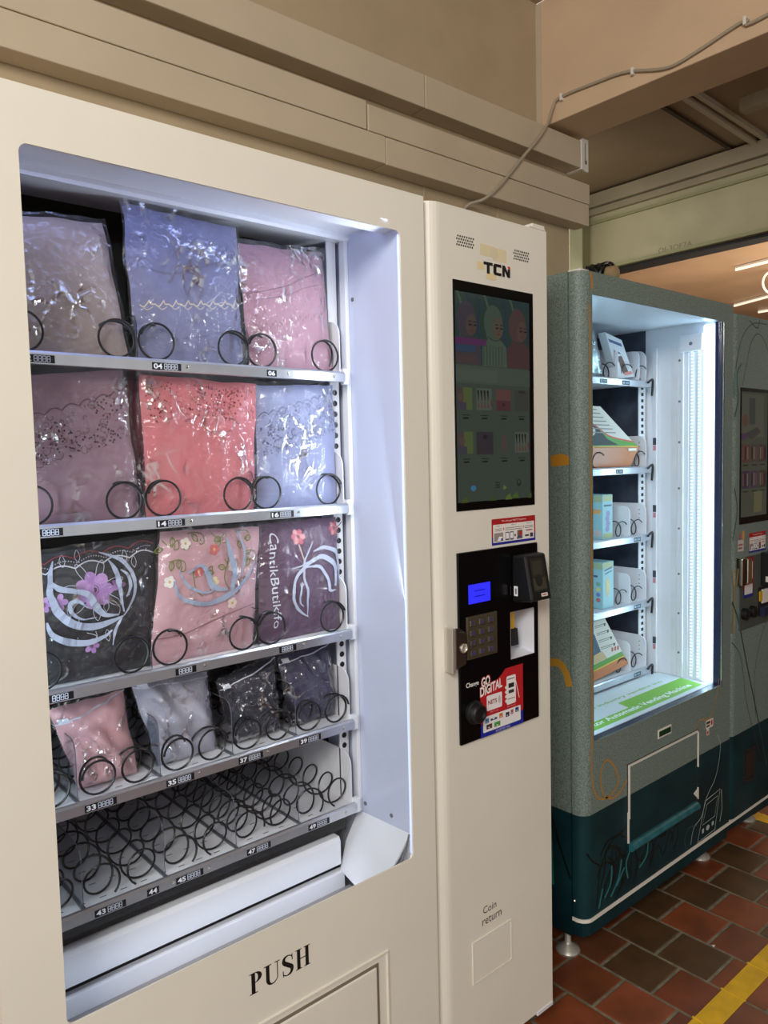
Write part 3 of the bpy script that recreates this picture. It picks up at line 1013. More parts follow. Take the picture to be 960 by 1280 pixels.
sh.rect((226, 208, 160), .150, .172, 1.822, 1.838).rect((226, 208, 160), .178, .21, 1.805, 1.818)
sh.build('glue_residue', PRINT, A, 'yellowed tape residue above the logo')
sh = Sheet(front(-.0)); sh.off = .0008
K = (24, 22, 24)
sh.poly(K, [(.171, .0), (.171, .0), (.171, .0)]) if 0 else None
z0, z1 = 1.8165, 1.8405
x = .170
sh.poly(K, [(x, z1), (x + .029, z1), (x + .029, z1 - .006), (x, z1 - .006)]).poly(K, [(x + .010, z1), (x + .019, z1), (x + .019, z0), (x + .010, z0)])
x = .201
sh.poly(K, [(x, z0 + .004), (x + .004, z0), (x + .010, z0), (x + .010, z1), (x + .004, z1), (x, z1 - .004)]).rect(K, x + .004, x + .026, z1 - .006, z1).rect(K, x + .004, x + .026, z0, z0 + .006)
x = .230
sh.rect(K, x, x + .008, z0, z1).poly(K, [(x, z1), (x + .009, z1), (x + .026, z0), (x + .017, z0)]).rect(K, x + .018, x + .026, z0, z1 - .006)
sh.poly((200, 40, 40), [(x + .018, z1), (x + .026, z1), (x + .026, z1 - .006), (x + .020, z1 - .005)])
sh.build('brand_lettering', PRINT, A, 'black TCN lettering with a red tip')

# screen
SX0, SX1, SZ0, SZ1 = .075, .333, 1.3145, 1.7915
MB().plate_hole((SX0, SX1, SZ0, SZ1), (SX0 + .004, SX1 - .014, SZ0 + .018, SZ1 - .022), -.002, .002, .001).build('screen_bezel', GLOSSBLACK, A, bevel=.0008)
def screen_content(sh, x0, x1, z0, z1, n_top=3):
    W, H = x1 - x0, z1 - z0
    def X(u): return x0 + u * W
    def Z(v): return z0 + v * H
    def rect(c, a, b_, p, q): sh.rect(c, X(a), X(b_), Z(p), Z(q))
    bg = (48, 57, 50)
    rect(bg, 0, 1, 0, 1)
    rect((34, 48, 45), 0, 1, .66, 1)
    for i in range(9):
        a = .04 + i * .115
        sh.line((30, 44, 56) if i % 3 else (52, 68, 60), [(X(a), Z(1)), (X(a + .05), Z(.93)), (X(a + .02), Z(.85)), (X(a + .07), Z(.74))], W * .025, smooth=4)
    # three women in headscarves
    for (cx, scarf, face, lo) in ((.17, (50, 47, 54), (62, 52, 48), (50, 47, 52)), (.52, (52, 64, 54), (66, 60, 50), (56, 68, 56)), (.85, (60, 47, 46), (66, 52, 46), (58, 42, 42))):
        sh.poly(lo, [(X(max(0, cx - .17)), Z(.66)), (X(min(1, cx + .16)), Z(.66)), (X(min(1, cx + .15)), Z(.76)), (X(cx + .05), Z(.80)), (X(cx - .08), Z(.80)), (X(max(0, cx - .17)), Z(.75))])
        sh.ell(scarf, X(cx - .02), Z(.87), W * .125, H * .088, 20)
        sh.ell(face, X(cx + .04), Z(.848), W * .072, H * .052, 18, rot=-.2)
        for dx in (.005, .068):
            sh.line((36, 32, 32), [(X(cx + dx + .0), Z(.862)), (X(cx + dx + .02), Z(.866)), (X(cx + dx + .04), Z(.862))], W * .010, smooth=3)
            sh.line((30, 26, 28), [(X(cx + dx + .004), Z(.850)), (X(cx + dx + .022), Z(.847)), (X(cx + dx + .038), Z(.851))], W * .014, smooth=3)
        sh.line((52, 44, 40), [(X(cx + .058), Z(.852)), (X(cx + .066), Z(.835)), (X(cx + .054), Z(.832))], W * .008)
        sh.line((70, 40, 42), [(X(cx + .03), Z(.818)), (X(cx + .052), Z(.820)), (X(cx + .072), Z(.817))], W * .014)
        sh.line((40, 42, 42), [(X(cx - .10), Z(.80)), (X(cx), Z(.785)), (X(cx + .10), Z(.80))], W * .008, smooth=4)
    rect((66, 36, 66), .0, .40, .755, .785)
    rect((38, 52, 72), .0, .26, .72, .75)
    rect((58, 48, 48), .0, .27, .665, .705)
    for i in range(7):
        rect((42, 52, 46), .36 + i * .04, .37 + i * .04, .665, .76)
    rect((54, 64, 56), 0, 1, .57, .655)
    rect((58, 68, 60), .0, .55, .58, .64)
    # product tiles
    def tile(cx, z_, kind):
        if kind == 'spoons':
            rect((62, 70, 62), cx - .10, cx + .10, z_, z_ + .105)
            for k in range(4):
                a = cx - .08 + k * .042
                sh.line((30, 26, 24), [(X(a), Z(z_ + .095)), (X(a + .006), Z(z_ + .06)), (X(a + .002), Z(z_ + .045))], [W * .028, W * .012, W * .006], smooth=2)
                sh.line((78, 44, 42), [(X(a + .002), Z(z_ + .04)), (X(a + .006), Z(z_ + .01))], [W * .008, W * .02])
            rect((64, 46, 44), cx + .085, cx + .115, z_ + .02, z_ + .05)
        elif kind == 'girl':
            rect((64, 74, 44), cx - .03, cx + .085, z_, z_ + .105)
            rect((56, 50, 50), cx - .11, cx - .03, z_, z_ + .105)
            sh.ell((66, 54, 48), X(cx - .055), Z(z_ + .06), W * .04, H * .02)
            rect((50, 48, 56), cx - .11, cx + .01, z_, z_ + .035)
        elif kind == 'pink':
            rect((74, 50, 48), cx - .1, cx + .1, z_ + .05, z_ + .105)
            rect((62, 38, 42), cx - .1, cx + .1, z_, z_ + .05)
            sh.ell((40, 26, 30), X(cx), Z(z_ + .03), W * .02, H * .008)
        elif kind == 'grey':
            rect((48, 50, 46), cx - .1, cx + .1, z_, z_ + .105)
            rect((44, 36, 36), cx - .04, cx + .06, z_ + .09, z_ + .105)
        elif kind == 'plum':
            rect((40, 38, 42), cx - .11, cx + .11, z_ - .005, z_ + .105)
            sh.ell((26, 24, 32), X(cx), Z(z_ + .08), W * .03, H * .012)
        else:
            rect((62, 52, 48), cx - .03, cx + .03, z_ + .01, z_ + .09)
        rect((26, 28, 28), cx - .05, cx + .05, z_ - .028, z_ - .024)
        rect((18, 20, 20), cx - .035, cx + .035, z_ - .044, z_ - .036)
    for cx, k in zip((.12, .36, .62, .87), ('girl', 'spoons', 'pink', 'grey')):
        tile(cx, .445, k)
    for cx, k in zip((.12, .36, .62, .87), ('girl', 'plum', 'thin', 'spoons')):
        tile(cx, .235, k)
    sh.ell((44, 92, 120), X(.20), Z(.068), W * .035, H * .014)
    for i in range(3):
        rect((26, 34, 30), .49, .55, .062 + i * .012, .068 + i * .012)
    sh.ell((28, 34, 32), X(.82), Z(.082), W * .03, H * .018)
    sh.ell((58, 68, 60), X(.82), Z(.086), W * .012, H * .008)
    for (a, v, c) in ((.04, .0, (52, 66, 30)), (.62, .0, (70, 84, 34)), (.72, .005, (58, 78, 30)), (.95, .0, (52, 70, 30)), (.40, 0, (46, 60, 34))):
        sh.poly(c, [(X(a), Z(v)), (X(a + .10 if a < .9 else 1), Z(v)), (X(a + .07 if a < .9 else 1), Z(v + .03)), (X(a + .02), Z(v + .018))])
    sh.poly((84, 92, 40), [(X(.60), Z(.05)), (X(.65), Z(.06)), (X(.60), Z(.075))])
sh = Sheet(front(-.0))
screen_content(sh, SX0 + .003, SX1 - .013, SZ0 + .017, SZ1 - .021)
sh.build('screen_picture', SCREEN, A, 'dim shop page of headscarf products')

# stickers and control panel
def nets_sticker(sh, x0, x1, z0, z1):
    W, H = x1 - x0, z1 - z0
    sh.rect((170, 28, 34), x0, x1, z0, z1, .002)
    sh.rect((30, 36, 140), x0, x1, z0 + .0, z0 + H * .3, .002)
    sh.rect((232, 226, 220), x0 + W * .03, x1 - W * .03, z0 + H * .10, z0 + H * .78, .0015)
    sh.text((240, 230, 220), 'We Accept NETS Payment', x0 + W * .22, z0 + H * .845, H * .085, W * .56)
    for i, (a, b_) in enumerate(((.05, .25), (.28, .70), (.73, .96))):
        sh.text((70, 40, 50), f'STEP {i + 1}', x0 + W * ((a + b_) / 2 - .06), z0 + H * .69, H * .05, W * .12)
        for j in range(2):
            sh.rect((90, 80, 90), x0 + W * (a + .02), x0 + W * (b_ - .02), z0 + H * (.60 - .07 * j), z0 + H * (.62 - .07 * j))
    sh.rect((150, 140, 135), x0 + W * .05, x0 + W * .25, z0 + H * .14, z0 + H * .46)
    sh.poly((238, 236, 240), [(x0 + W * .12, z0 + H * .16), (x0 + W * .22, z0 + H * .16), (x0 + W * .24, z0 + H * .30), (x0 + W * .16, z0 + H * .32)])
    sh.rect((70, 80, 150), x0 + W * .2, x0 + W * .245, z0 + H * .15, z0 + H * .24)
    for a in (.30, .40):
        sh.rect((90, 85, 95), x0 + W * a, x0 + W * (a + .085), z0 + H * .14, z0 + H * .46)
        sh.rect((235, 235, 238), x0 + W * (a + .01), x0 + W * (a + .075), z0 + H * .2, z0 + H * .42)
    sh.ell((40, 40, 44), x0 + W * .52, z0 + H * .30, W * .018, H * .05)
    sh.rect((110, 100, 95), x0 + W * .57, x0 + W * .69, z0 + H * .14, z0 + H * .48)
    sh.rect((190, 30, 40), x0 + W * .62, x0 + W * .675, z0 + H * .28, z0 + H * .44)
    sh.line((50, 60, 120), [(x0 + W * .56, z0 + H * .15), (x0 + W * .60, z0 + H * .24), (x0 + W * .66, z0 + H * .2)], W * .02)
    sh.rect((150, 50, 60), x0 + W * .77, x0 + W * .92, z0 + H * .42, z0 + H * .46)
    sh.rect((60, 55, 70), x0 + W * .75, x0 + W * .84, z0 + H * .2, z0 + H * .27).rect((60, 55, 70), x0 + W * .87, x0 + W * .94, z0 + H * .16, z0 + H * .32)
    for a in (.265, .715):
        sh.poly((190, 60, 50), [(x0 + W * (a - .012), z0 + H * .52), (x0 + W * (a - .012), z0 + H * .66), (x0 + W * (a + .012), z0 + H * .59)])
sh = Sheet(front(0))
nets_sticker(sh, .1845, .3355, 1.2325, 1.2905)
sh.build('payment_sticker', PRINT, A, 'red, white and blue payment steps sticker')

PY = -.006
b = MB().plate_hole((.0715, .3365, .8155, 1.2275), RH, PY, -.0002, .0015)
cpn = b.build('control_panel', GLOSSBLACK, A, bevel=.002)
MB().box(.1015, .170, PY - .001, PY + .002, 1.1155, 1.1565).build('blue_display', LCD, cpn)
sh = Sheet(front(PY - .001))
for i in range(2):
    sh.rect((34, 32, 190), .118, .152, 1.129 + i * .012, 1.1315 + i * .012)
sh.build('display_text', PRINT, cpn)
sh = Sheet(front(PY))
sh.text((230, 228, 222), 'Change', .0895, .9335, .0135, .040, .02)
sh.build('change_lettering', PRINT, cpn)
def go_digital(sh, x0, x1, z0, z1):
    W, H = x1 - x0, z1 - z0
    sh.poly((184, 30, 38), [(x0, z0), (x1, z0), (x1, z1), (x1 - W * .42, z1 - H * .0), (x1 - W * .5, z1 - H * .07), (x0, z1 - H * .36)])
    sh.rect((28, 40, 150), x0, x1, z0, z0 + H * .22)
    for (t, a, q, h, ww) in (('GO', .03, .80, .155, .19), ('DIGITAL', .0, .655, .155, .50)):
        sh.text((190, 40, 44), t, x0 + W * a - .0016, z0 + H * q - .0016, H * h + .0032, W * ww + .0032, .05, shear=.12)
        sh.text((240, 236, 232), t, x0 + W * a, z0 + H * q, H * h, W * ww, .03, shear=.12)
    sh.rect((236, 232, 232), x0 + W * .14, x0 + W * .49, z0 + H * .40, z0 + H * .645, .003)
    sh.text((150, 36, 50), 'NETS', x0 + W * .17, z0 + H * .495, H * .07, W * .20, .03)
    for i in range(3):
        r = .0035 + i * .0028
        sh.line((110, 100, 105), [(x0 + W * .385 + r * math.cos(t), z0 + H * .53 + r * math.sin(t) * 1.3) for t in [-.8 + 1.6 * k / 6 for k in range(7)]], .0013)
    sh.text((226, 190, 190), 'Tap to pay', x0 + W * .21, z0 + H * .355, H * .025, W * .2)
    sh.text((226, 190, 190), 'Scan to pay', x0 + W * .61, z0 + H * .345, H * .025, W * .2)
    sh.rect((238, 234, 232), x0 + W * .60, x0 + W * .82, z0 + H * .39, z0 + H * .86, .004)
    sh.rect((90, 60, 64), x0 + W * .625, x0 + W * .795, z0 + H * .80, z0 + H * .815).rect((90, 60, 64), x0 + W * .625, x0 + W * .795, z0 + H * .475, z0 + H * .487)
    sh.text((30, 28, 34), 'PULAU', x0 + W * .64, z0 + H * .665, H * .05, W * .14, .03) if 0 else None
    sh.rect((40, 36, 42), x0 + W * .645, x0 + W * .78, z0 + H * .66, z0 + H * .735).rect((60, 50, 56), x0 + W * .645, x0 + W * .775, z0 + H * .57, z0 + H * .625)
    for i in range(4):
        sh.ell((236, 228, 226), x0 + W * .59, z0 + H * (.46 + .075 * i), W * .03, H * .028, 8)
    sh.line((236, 228, 226), [(x0 + W * .82, z0 + H * .75), (x0 + W * .86, z0 + H * .6), (x0 + W * .9, z0 + H * .45)], W * .014)
    sh.rect((234, 232, 232), x0 + W * .05, x0 + W * .93, z0 + H * .07, z0 + H * .32, .003)
    for a, q, c, ww in ((.10, .21, (60, 120, 170), .08), (.22, .225, (60, 70, 110), .15), (.42, .22, (200, 110, 40), .08), (.57, .20, (40, 36, 60), .085), (.69, .215, (170, 70, 90), .06), (.80, .225, (40, 60, 120), .08), (.12, .11, (90, 60, 60), .13), (.30, .105, (70, 150, 60), .14)):
        sh.rect(c, x0 + W * a, x0 + W * (a + ww), z0 + H * q, z0 + H * (q + (.035 if a == .22 else .075)))
        sh.rect((236, 234, 234), x0 + W * (a + ww * .35), x0 + W * (a + ww * .6), z0 + H * (q + .012), z0 + H * (q + .03))
    sh.text((200, 205, 235), 'ACCEPTED HERE', x0 + W * .33, z0 + H * .018, H * .034, W * .34)
sh = Sheet(front(PY))
go_digital(sh, .1335, .278, .816, .9545)
sh.build('payment_sticker', PRINT, cpn, 'GO DIGITAL payment sticker in red and blue')

# keypad
b = MB().box(.0915, .188, PY - .0045, PY + .001, .9965, 1.0895)
kp = b.build('keypad', mat('bronze_keypad', (92, 82, 66), .4, .5), A, bevel=.002)
kn = iter('123456789*0#')
for r in range(4):
    for c in range(3):
        x, z = .106 + c * .0285, 1.0755 - r * .0215
        ke = MB().box(x - .0085, x + .0085, PY - .0085, PY - .004, z - .0065, z + .0065).build('key', mat('key_metal', (120, 112, 98), .3, .7), kp, bevel=.0015)
sh = Sheet(front(PY - .0087))
for r in range(4):
    for c in range(3):
        sh.text((60, 52, 170), next(kn), .106 + c * .0285, 1.0755 - r * .0215 - .004, .008, None, .02, center=True)
        sh.off -= sh.step
sh.build('key_numbers', PRINT, kp)

# bill recess
b = MB()
x0, x1, z0, z1 = RH
x0, x1, z0, z1 = x0 + .0006, x1 - .0006, z0 + .0006, z1 - .0006
b.add([(x0, -.005, z0), (x1, -.005, z0), (x1, -.005, z1), (x0, -.005, z1), (x0, .09, z0 + .01), (x1, .06, z0 + .01), (x1, .06, z1), (x0, .09, z1)],
      [(0, 1, 5, 4), (1, 2, 6, 5), (2, 3, 7, 6), (3, 0, 4, 7), (4, 5, 6, 7)])
rc = b.build('note_recess', WHITE, A)
MB().hexa([(.245, .022, .9895), (.298, .020, .9895), (.298, .062, .9895), (.245, .078, .9895)], [(.245, .022, 1.028), (.294, .020, 1.030), (.294, .062, 1.030), (.245, .078, 1.028)]).build('note_mouth', MATTEBLACK, rc, bevel=.002)
MB().hexa([(.245, .024, 1.0305), (.284, .022, 1.0305), (.284, .066, 1.0305), (.245, .078, 1.0305)], [(.245, .024, 1.074), (.284, .022, 1.074), (.284, .066, 1.074), (.245, .078, 1.074)]).build('note_guide', mat('note_yellow', (210, 160, 30), .5), rc)

# card reader
b = MB()
yt, yb = -.046, -.066
b.add([(.243, PY, 1.10), (.336, PY, 1.10), (.310, yb, 1.108), (.240, yb, 1.108), (.243, PY, 1.2065), (.336, PY, 1.2065), (.312, yt, 1.2085), (.241, yt, 1.2085)],
      [(0, 3, 2, 1), (4, 5, 6, 7), (0, 1, 5, 4), (1, 2, 6, 5), (2, 3, 7, 6), (3, 0, 4, 7)])
cr = b.build('card_reader', MATTEBLACK, A, bevel=.005)
rp = ngon_plane((.240, yb, 1.108), (.310, yb, 1.108), (.241, yt, 1.2085))
sh = Sheet(lambda a, q, o: rp(a, q, o + .0002))
sh.rect((46, 46, 40), .012, .060, .020, .094, .002).rect((66, 64, 54), .014, .058, .024, .05).rect((58, 58, 50), .018, .05, .055, .088).ell((40, 40, 40), .034, .045, .012, .014)
sh.build('reader_screen', attr_mat('reader_glass', .12, 0, .5), cr)
sh = Sheet(lambda a, q, o: rp(a, q, o + .0003))
sh.rect((225, 215, 210), .034, .056, .008, .0155).rect((150, 60, 60), .038, .052, .0105, .013)
sh.build('reader_label', PRINT, cr, 'small white label')
sp2 = ngon_plane((.2425, -.010, 1.1), (.2402, -.06, 1.1), (.2425, -.010, 1.2))
sh = Sheet(lambda a, q, o: (.2385 - o, -.010 - a, q))
sh.rect((235, 235, 235), .006, .017, 1.117, 1.139).rect((120, 120, 125), .009, .014, 1.121, 1.134)
sh.rect((40, 40, 42), -.012, -.002, 1.117, 1.138)
sh.build('side_label', PRINT, cr, 'small white label on the reader side')

# lock
NICKEL = mat('lit_nickel', (225, 220, 210), .3, .75)  # light nickel, daylight on the lock's left side put into the colour
lk = MB().prism([(.033, -.0003), (.033, -.024), (.042, -.024), (.042, -.0003)], 'z', .983, 1.076).build('door_lock', NICKEL, A, bevel=.001)
MB().hexa([(.0425, -.0005, .986), (.083, -.0005, .990), (.079, -.020, .994), (.0425, -.023, .988)], [(.0425, -.0005, 1.073), (.083, -.0005, 1.068), (.079, -.020, 1.060), (.0425, -.023, 1.071)]).build('lock_handle', mat('dark_chrome', (128, 118, 108), .25, .9), lk, bevel=.003)
MB().lathe([(.010, -.018), (.010, -.0235), (.008, -.025), (.0075, -.022), (.003, -.0215)], (.068, 0, 1.03), 'y', 18).build('key_cylinder', NICKEL, lk, smooth=True)
# change knob
b = MB().lathe([(.026, PY), (.026, PY - .006), (.022, PY - .008), (.021, PY - .018), (.019, PY - .021), (.015, PY - .022), (.013, PY - .016)], (.112, 0, .880), 'y', 28)
b.build('change_button', MATTEBLACK, A, smooth=True)
# coin return
sh = Sheet(front(0))
sh.text((40, 34, 34), 'Coin', .139, .412, .0165, .044)
sh.text((40, 34, 34), 'return', .136, .386, .0155, .064)
sh.build('coin_lettering', PRINT, A, 'black lettering Coin return')
MB().plate_hole((.102, .234, .264, .362), (.105, .231, .267, .359), -.0022, .0005, .004).build('coin_frame', CREAM, A)
MB().prism(rrect(.1065, .2295, .2685, .3575, .004), 'y', -.0012, .0005).build('coin_flap', CREAM, A, bevel=.0008)
for x in (AX0 + .06, -.05, .05, .33):
    for y in (.12, .74):
        MB().lathe([(.028, .0005), (.028, .006), (.012, .018), (.008, .022), (.008, .085)], (x, y, 0), 'z', 16).build('foot', CHROME, A, smooth=True)

# ---------------------------------------------------------------- bagged headscarves and clothes
NV = noise.noise
class Pack:
    def __init__(s, name, label, cat, group, corners, zb, y0, depth, lean, col, seed, film=True, fold=.004, crease=.0035, rough=.8, sub=44, diag=0, topsag=.0):
        s.c = list(corners)
        s.zb = zb
        (x, z) = s.c[2]; s.c[2] = (x, zb)
        (x, z) = s.c[3]; s.c[3] = (x, zb)
        s.y0, s.d, s.lean, s.seed, s.fold, s.crease, s.diag, s.sag = y0, depth, lean, seed, fold, crease, diag, topsag
        cx = sum(p[0] for p in s.c) / 4
        s.root = thing(name, label, cat, (cx, y0, zb), group)
        m = mat(f'cloth_{seed}', col, rough, noise_s=18, noise_a=.07, bump=.25, bump_s=900)
        s.cloth = s.grid('folded_cloth', s.S, m, sub)
        if film:
            s.film = s.grid('clear_bag', s.F, PLASTIC, sub + 26)
    def bl(s, u, v):
        (a, b, c, d) = s.c
        x = (d[0] * (1 - u) + c[0] * u) * (1 - v) + (a[0] * (1 - u) + b[0] * u) * v
        z = (d[1] * (1 - u) + c[1] * u) * (1 - v) + (a[1] * (1 - u) + b[1] * u) * v
        return x, z
    def inv(s, x, z):
        u = v = .5
        for _ in range(12):
            px, pz = s.bl(u, v)
            e = 1e-4
            ax, az = s.bl(u + e, v); bx, bz = s.bl(u, v + e)
            a, b_, c, d = (ax - px) / e, (bx - px) / e, (az - pz) / e, (bz - pz) / e
            det = a * d - b_ * c
            dx, dz = x - px, z - pz
            u += (d * dx - b_ * dz) / det
            v += (a * dz - c * dx) / det
        return u, v
    def S(s, u, v, side=1, o=0):
        q = s.seed * 7.3
        e = max(0, (1 - abs(2 * u - 1) ** 5)) * max(0, (1 - abs(2 * v - 1) ** 6))
        x, z = s.bl(u, v)
        x += .004 * NV(Vector((q, v * 4, u))) * (1 if .1 < v else v * 10)
        z -= s.sag * (2 * u - 1) ** 2 * v
        z += .003 * NV(Vector((u * 5, q, 1))) * v
        f = NV(Vector((u * 2.2 + q, v * 2.6 + s.diag * u * 3, q))) + .45 * NV(Vector((u * 6 + v * 2 * s.diag + q, v * 5, q + 3)))
        y = s.y0 + s.lean * v - side * s.d * .5 * e + (s.fold * f * e if side > 0 else 0)
        return (x, y - o, max(z, s.zb + .0005))
    def F(s, u, v, side=1, o=0):
        q = s.seed * 3.1
        uu, vv = (u - .5) * 1.045 + .5, (v - .5) * 1.03 + .52
        x, y, z = s.S(min(max(uu, 0), 1), min(max(vv, 0), 1), side)
        bx, bz = s.bl(uu, vv)
        cx, cz = s.bl(min(max(uu, 0), 1), min(max(vv, 0), 1))
        x += bx - cx + .003 * NV(Vector((q, v * 9, u * 2)))
        z += bz - cz + .003 * NV(Vector((u * 9, q, v * 2))) * v
        if side > 0:
            e = max(0, (1 - abs(2 * u - 1) ** 8)) * max(0, (1 - abs(2 * v - 1) ** 8))
            p = Vector((u * 3.2 + q, v * 3.2 - u * 1.6, q))
            r = 1 - abs(NV(p)) * 2
            r2 = 1 - abs(NV(p * 2.7 + Vector((3, 1, 4)))) * 2
            r3 = 1 - abs(NV(p * 6 + Vector((1, 7, 2)))) * 2
            y -= .0022 + e * .9 * s.crease * (max(0, r) ** 2 + .55 * max(0, r2) ** 2 + .3 * max(0, r3) ** 2)
        else:
            y += .002
        return (x, max(y, .1555) - o, max(z, s.zb + .0004))
    def grid(s, name, fn, m, n):
        vs, fs = [], []
        for side in (1, -1):
            k = n if side > 0 else n
            for j in range(k + 1):
                for i in range(k + 1):
                    vs.append(fn(i / k, j / k, side))
        N = (n + 1) ** 2
        for j in range(n):
            for i in range(n):
                a = j * (n + 1) + i
                fs.append((a, a + 1, a + n + 2, a + n + 1))
                if name == 'folded_cloth':
                    fs.append((N + a, N + a + n + 1, N + a + n + 2, N + a + 1))
        if name == 'folded_cloth':
            loop = [i for i in range(n)] + [n + j * (n + 1) for j in range(n)] + [N - 1 - i for i in range(n)] + [(n - j) * (n + 1) for j in range(n)]
            for a, b_ in zip(loop, loop[1:] + loop[:1]):
                fs.append((a, N + a, N + b_, b_))
        else:
            fs = [f for f in fs]
            vs = vs[:N]
        b = MB().add(vs, fs)
        return b.build(name, m, s.root, smooth=True)
    def sheet(s, on='cloth', world=True):
        g = s.S if on == 'cloth' else s.F
        if world:
            return Sheet(lambda a, q, o: g(*s.inv(a, q), 1, o + .0004))
        return Sheet(lambda a, q, o: g(a, q, 1, o + .0004))

GS = 'bagged headscarves on the upper trays'
GC = 'bagged clothes on the lower tray'
R = {
 'taupe': [(-.80, 1.815), (-.5625, 1.8426), (-.5348, 1.62), (-.80, 1.606)],
 'blue': [(-.535, 1.8741), (-.3159, 1.8685), (-.3128, 1.6146), (-.5236, 1.6167)],
 'pink': [(-.3119, 1.8427), (-.1158, 1.8536), (-.0985, 1.623), (-.2987, 1.617)],
 'mauve': [(-.80, 1.565), (-.5446, 1.591), (-.5267, 1.3415), (-.80, 1.3539)],
 'coral': [(-.5179, 1.5856), (-.2843, 1.5781), (-.3013, 1.3375), (-.5192, 1.3453)],
 'lilac': [(-.2844, 1.5766), (-.0985, 1.585), (-.0985, 1.3482), (-.2938, 1.3464)],
 'wine': [(-.568, 1.583), (-.486, 1.583), (-.486, 1.34), (-.55, 1.34)],
 'black': [(-.80, 1.280), (-.4992, 1.2984), (-.5235, 1.0678), (-.80, 1.0779)],
 'floral': [(-.4928, 1.3079), (-.2865, 1.3021), (-.3157, 1.0739), (-.523, 1.0778)],
 'plum': [(-.2864, 1.3052), (-.0985, 1.3076), (-.0985, 1.081), (-.301, 1.0792)],
 'rose': [(-.6895, 1.0203), (-.5614, 1.027), (-.5454, .8712), (-.650, .8667)],
 'grey': [(-.5488, 1.0474), (-.3957, 1.0261), (-.3885, .8558), (-.5065, .8636)],
 'navy': [(-.3763, 1.0033), (-.2443, 1.0298), (-.2440, .865), (-.3491, .8615)],
 'indigo': [(-.2349, 1.0213), (-.102, 1.0326), (-.102, .8666), (-.215, .8757)]}
rnd = random.Random(11)
HS = 'bagged_headscarf'
p = Pack(HS, 'taupe headscarf in clear film at the left end of the top tray', 'headscarf', GS, R['taupe'], 1.606, .184, .026, .02, (172, 154, 148), 1, fold=.007, diag=-1.2, topsag=.004)

p = Pack(HS, 'slate-blue headscarf with a cream stitched border on the top tray', 'headscarf', GS, R['blue'], 1.606, .182, .022, .004, (122, 125, 160), 2, fold=.005, diag=.6)
sh = p.sheet(world=False)
pts = []
for i in range(8):
    a = .06 + i * .118
    zz = .36 + .10 * a
    sh.line((214, 200, 176), [(a, zz), (a + .03, zz - .014), (a + .06, zz + .012), (a + .075, zz + .03), (a + .085, zz + .008), (a + .118, zz + .01)], .008, smooth=4)
    sh.line((214, 200, 176), [(a + .03, zz - .02), (a + .06, zz - .03), (a + .1, zz - .008)], .005, smooth=4)
sh.line((110, 112, 146), [(.02, .16), (.4, .17), (.8, .24), (.99, .27)], .006, smooth=5)  # fold lines: crease shade put into the colour as darker bands
sh.line((112, 114, 146), [(.02, .62), (.4, .60), (.8, .73), (.99, .75)], .008, smooth=5)
sh.build('stitched_border', PRINT, p.cloth, 'cream stitched border with painted fold shade')

p = Pack(HS, 'dusty pink headscarf with thin brown stitching at the right end of the top tray', 'headscarf', GS, R['pink'], 1.606, .182, .022, .006, (172, 130, 146), 3, fold=.004, diag=.7)
sh = p.sheet(world=False)
sh.line((132, 96, 104), [(.03, .60), (.35, .66), (.7, .77), (.93, .84)], .007, smooth=5)
sh.line((132, 96, 104), [(.1, .55), (.4, .60), (.7, .69), (.90, .73)], .006, smooth=5)
for i in range(26):
    a = .05 + i * .035
    zz = .30 + .20 * a + .02 * math.sin(i * 2.1)
    sh.line((136, 92, 96), [(a, zz), (a + .012, zz + .022), (a + .022, zz + .004)], .008)
    sh.off -= sh.step
sh.build('stitched_border', PRINT, p.cloth, 'thin brown stitching')

def lace(p, band, dotc, linec, n=150, scal=None, seed=1, curls=40):
    rn = random.Random(seed)
    sh = p.sheet(world=False)
    dots = []
    while len(dots) < n:
        u, v = rn.uniform(.04, .97), rn.uniform(.05, .97)
        lo, hi = band(u)
        if lo < v < hi and NV(Vector((u * 5, v * 5, seed))) > -.25:
            dots.append((u, v))
    sh.dots(dotc, dots, .0072, .95)
    for _ in range(curls):
        u = rn.uniform(.06, .94)
        lo, hi = band(u)
        v = rn.uniform(lo, hi)
        a0, r, h = rn.uniform(0, 6.3), rn.uniform(.015, .04), rn.choice((-1, 1))
        sh.line(linec, [(u + r * (1 - k / 14) * math.cos(a0 + h * k * .45), v + r * (1 - k / 14) * math.sin(a0 + h * k * .45)) for k in range(12)], .0045)
        sh.off -= sh.step
    if scal:
        pts = []
        m = 9
        for i in range(m * 8 + 1):
            u = .02 + .96 * i / (m * 8)
            pts.append((u, scal(u) - .028 * (1 - abs(math.sin(PI * i / 8)))))
        sh.up().line(linec, pts, .009)
    return sh.build('eyelet_lace', PRINT, p.cloth)
p = Pack(HS, 'mauve headscarf with dark eyelet lace at the left end of the second tray', 'headscarf', GS, R['mauve'], 1.335, .184, .024, .008, (156, 122, 136), 4, fold=.006, diag=-.8)
lace(p, lambda u: (.30 + .25 * u, .66 + .2 * u), (66, 36, 50), (112, 74, 88), 240, lambda u: .66 + .22 * u, 4, 80)
p = Pack(HS, 'coral pink headscarf with eyelet lace in the middle of the second tray', 'headscarf', GS, R['coral'], 1.335, .180, .022, .004, (204, 114, 120), 5, fold=.004, diag=.3)
lace(p, lambda u: (.66 + .06 * u, .96), (116, 34, 48), (158, 72, 82), 190, None, 5, 60)
p = Pack(HS, 'pale lilac-blue headscarf with scalloped lace at the right end of the second tray', 'headscarf', GS, R['lilac'], 1.335, .182, .022, .004, (142, 148, 184), 6, fold=.004, diag=.4)
lace(p, lambda u: (.42 + .18 * u, .74 + .18 * u), (78, 80, 112), (100, 102, 132), 260, lambda u: .77 + .18 * u, 6, 70)
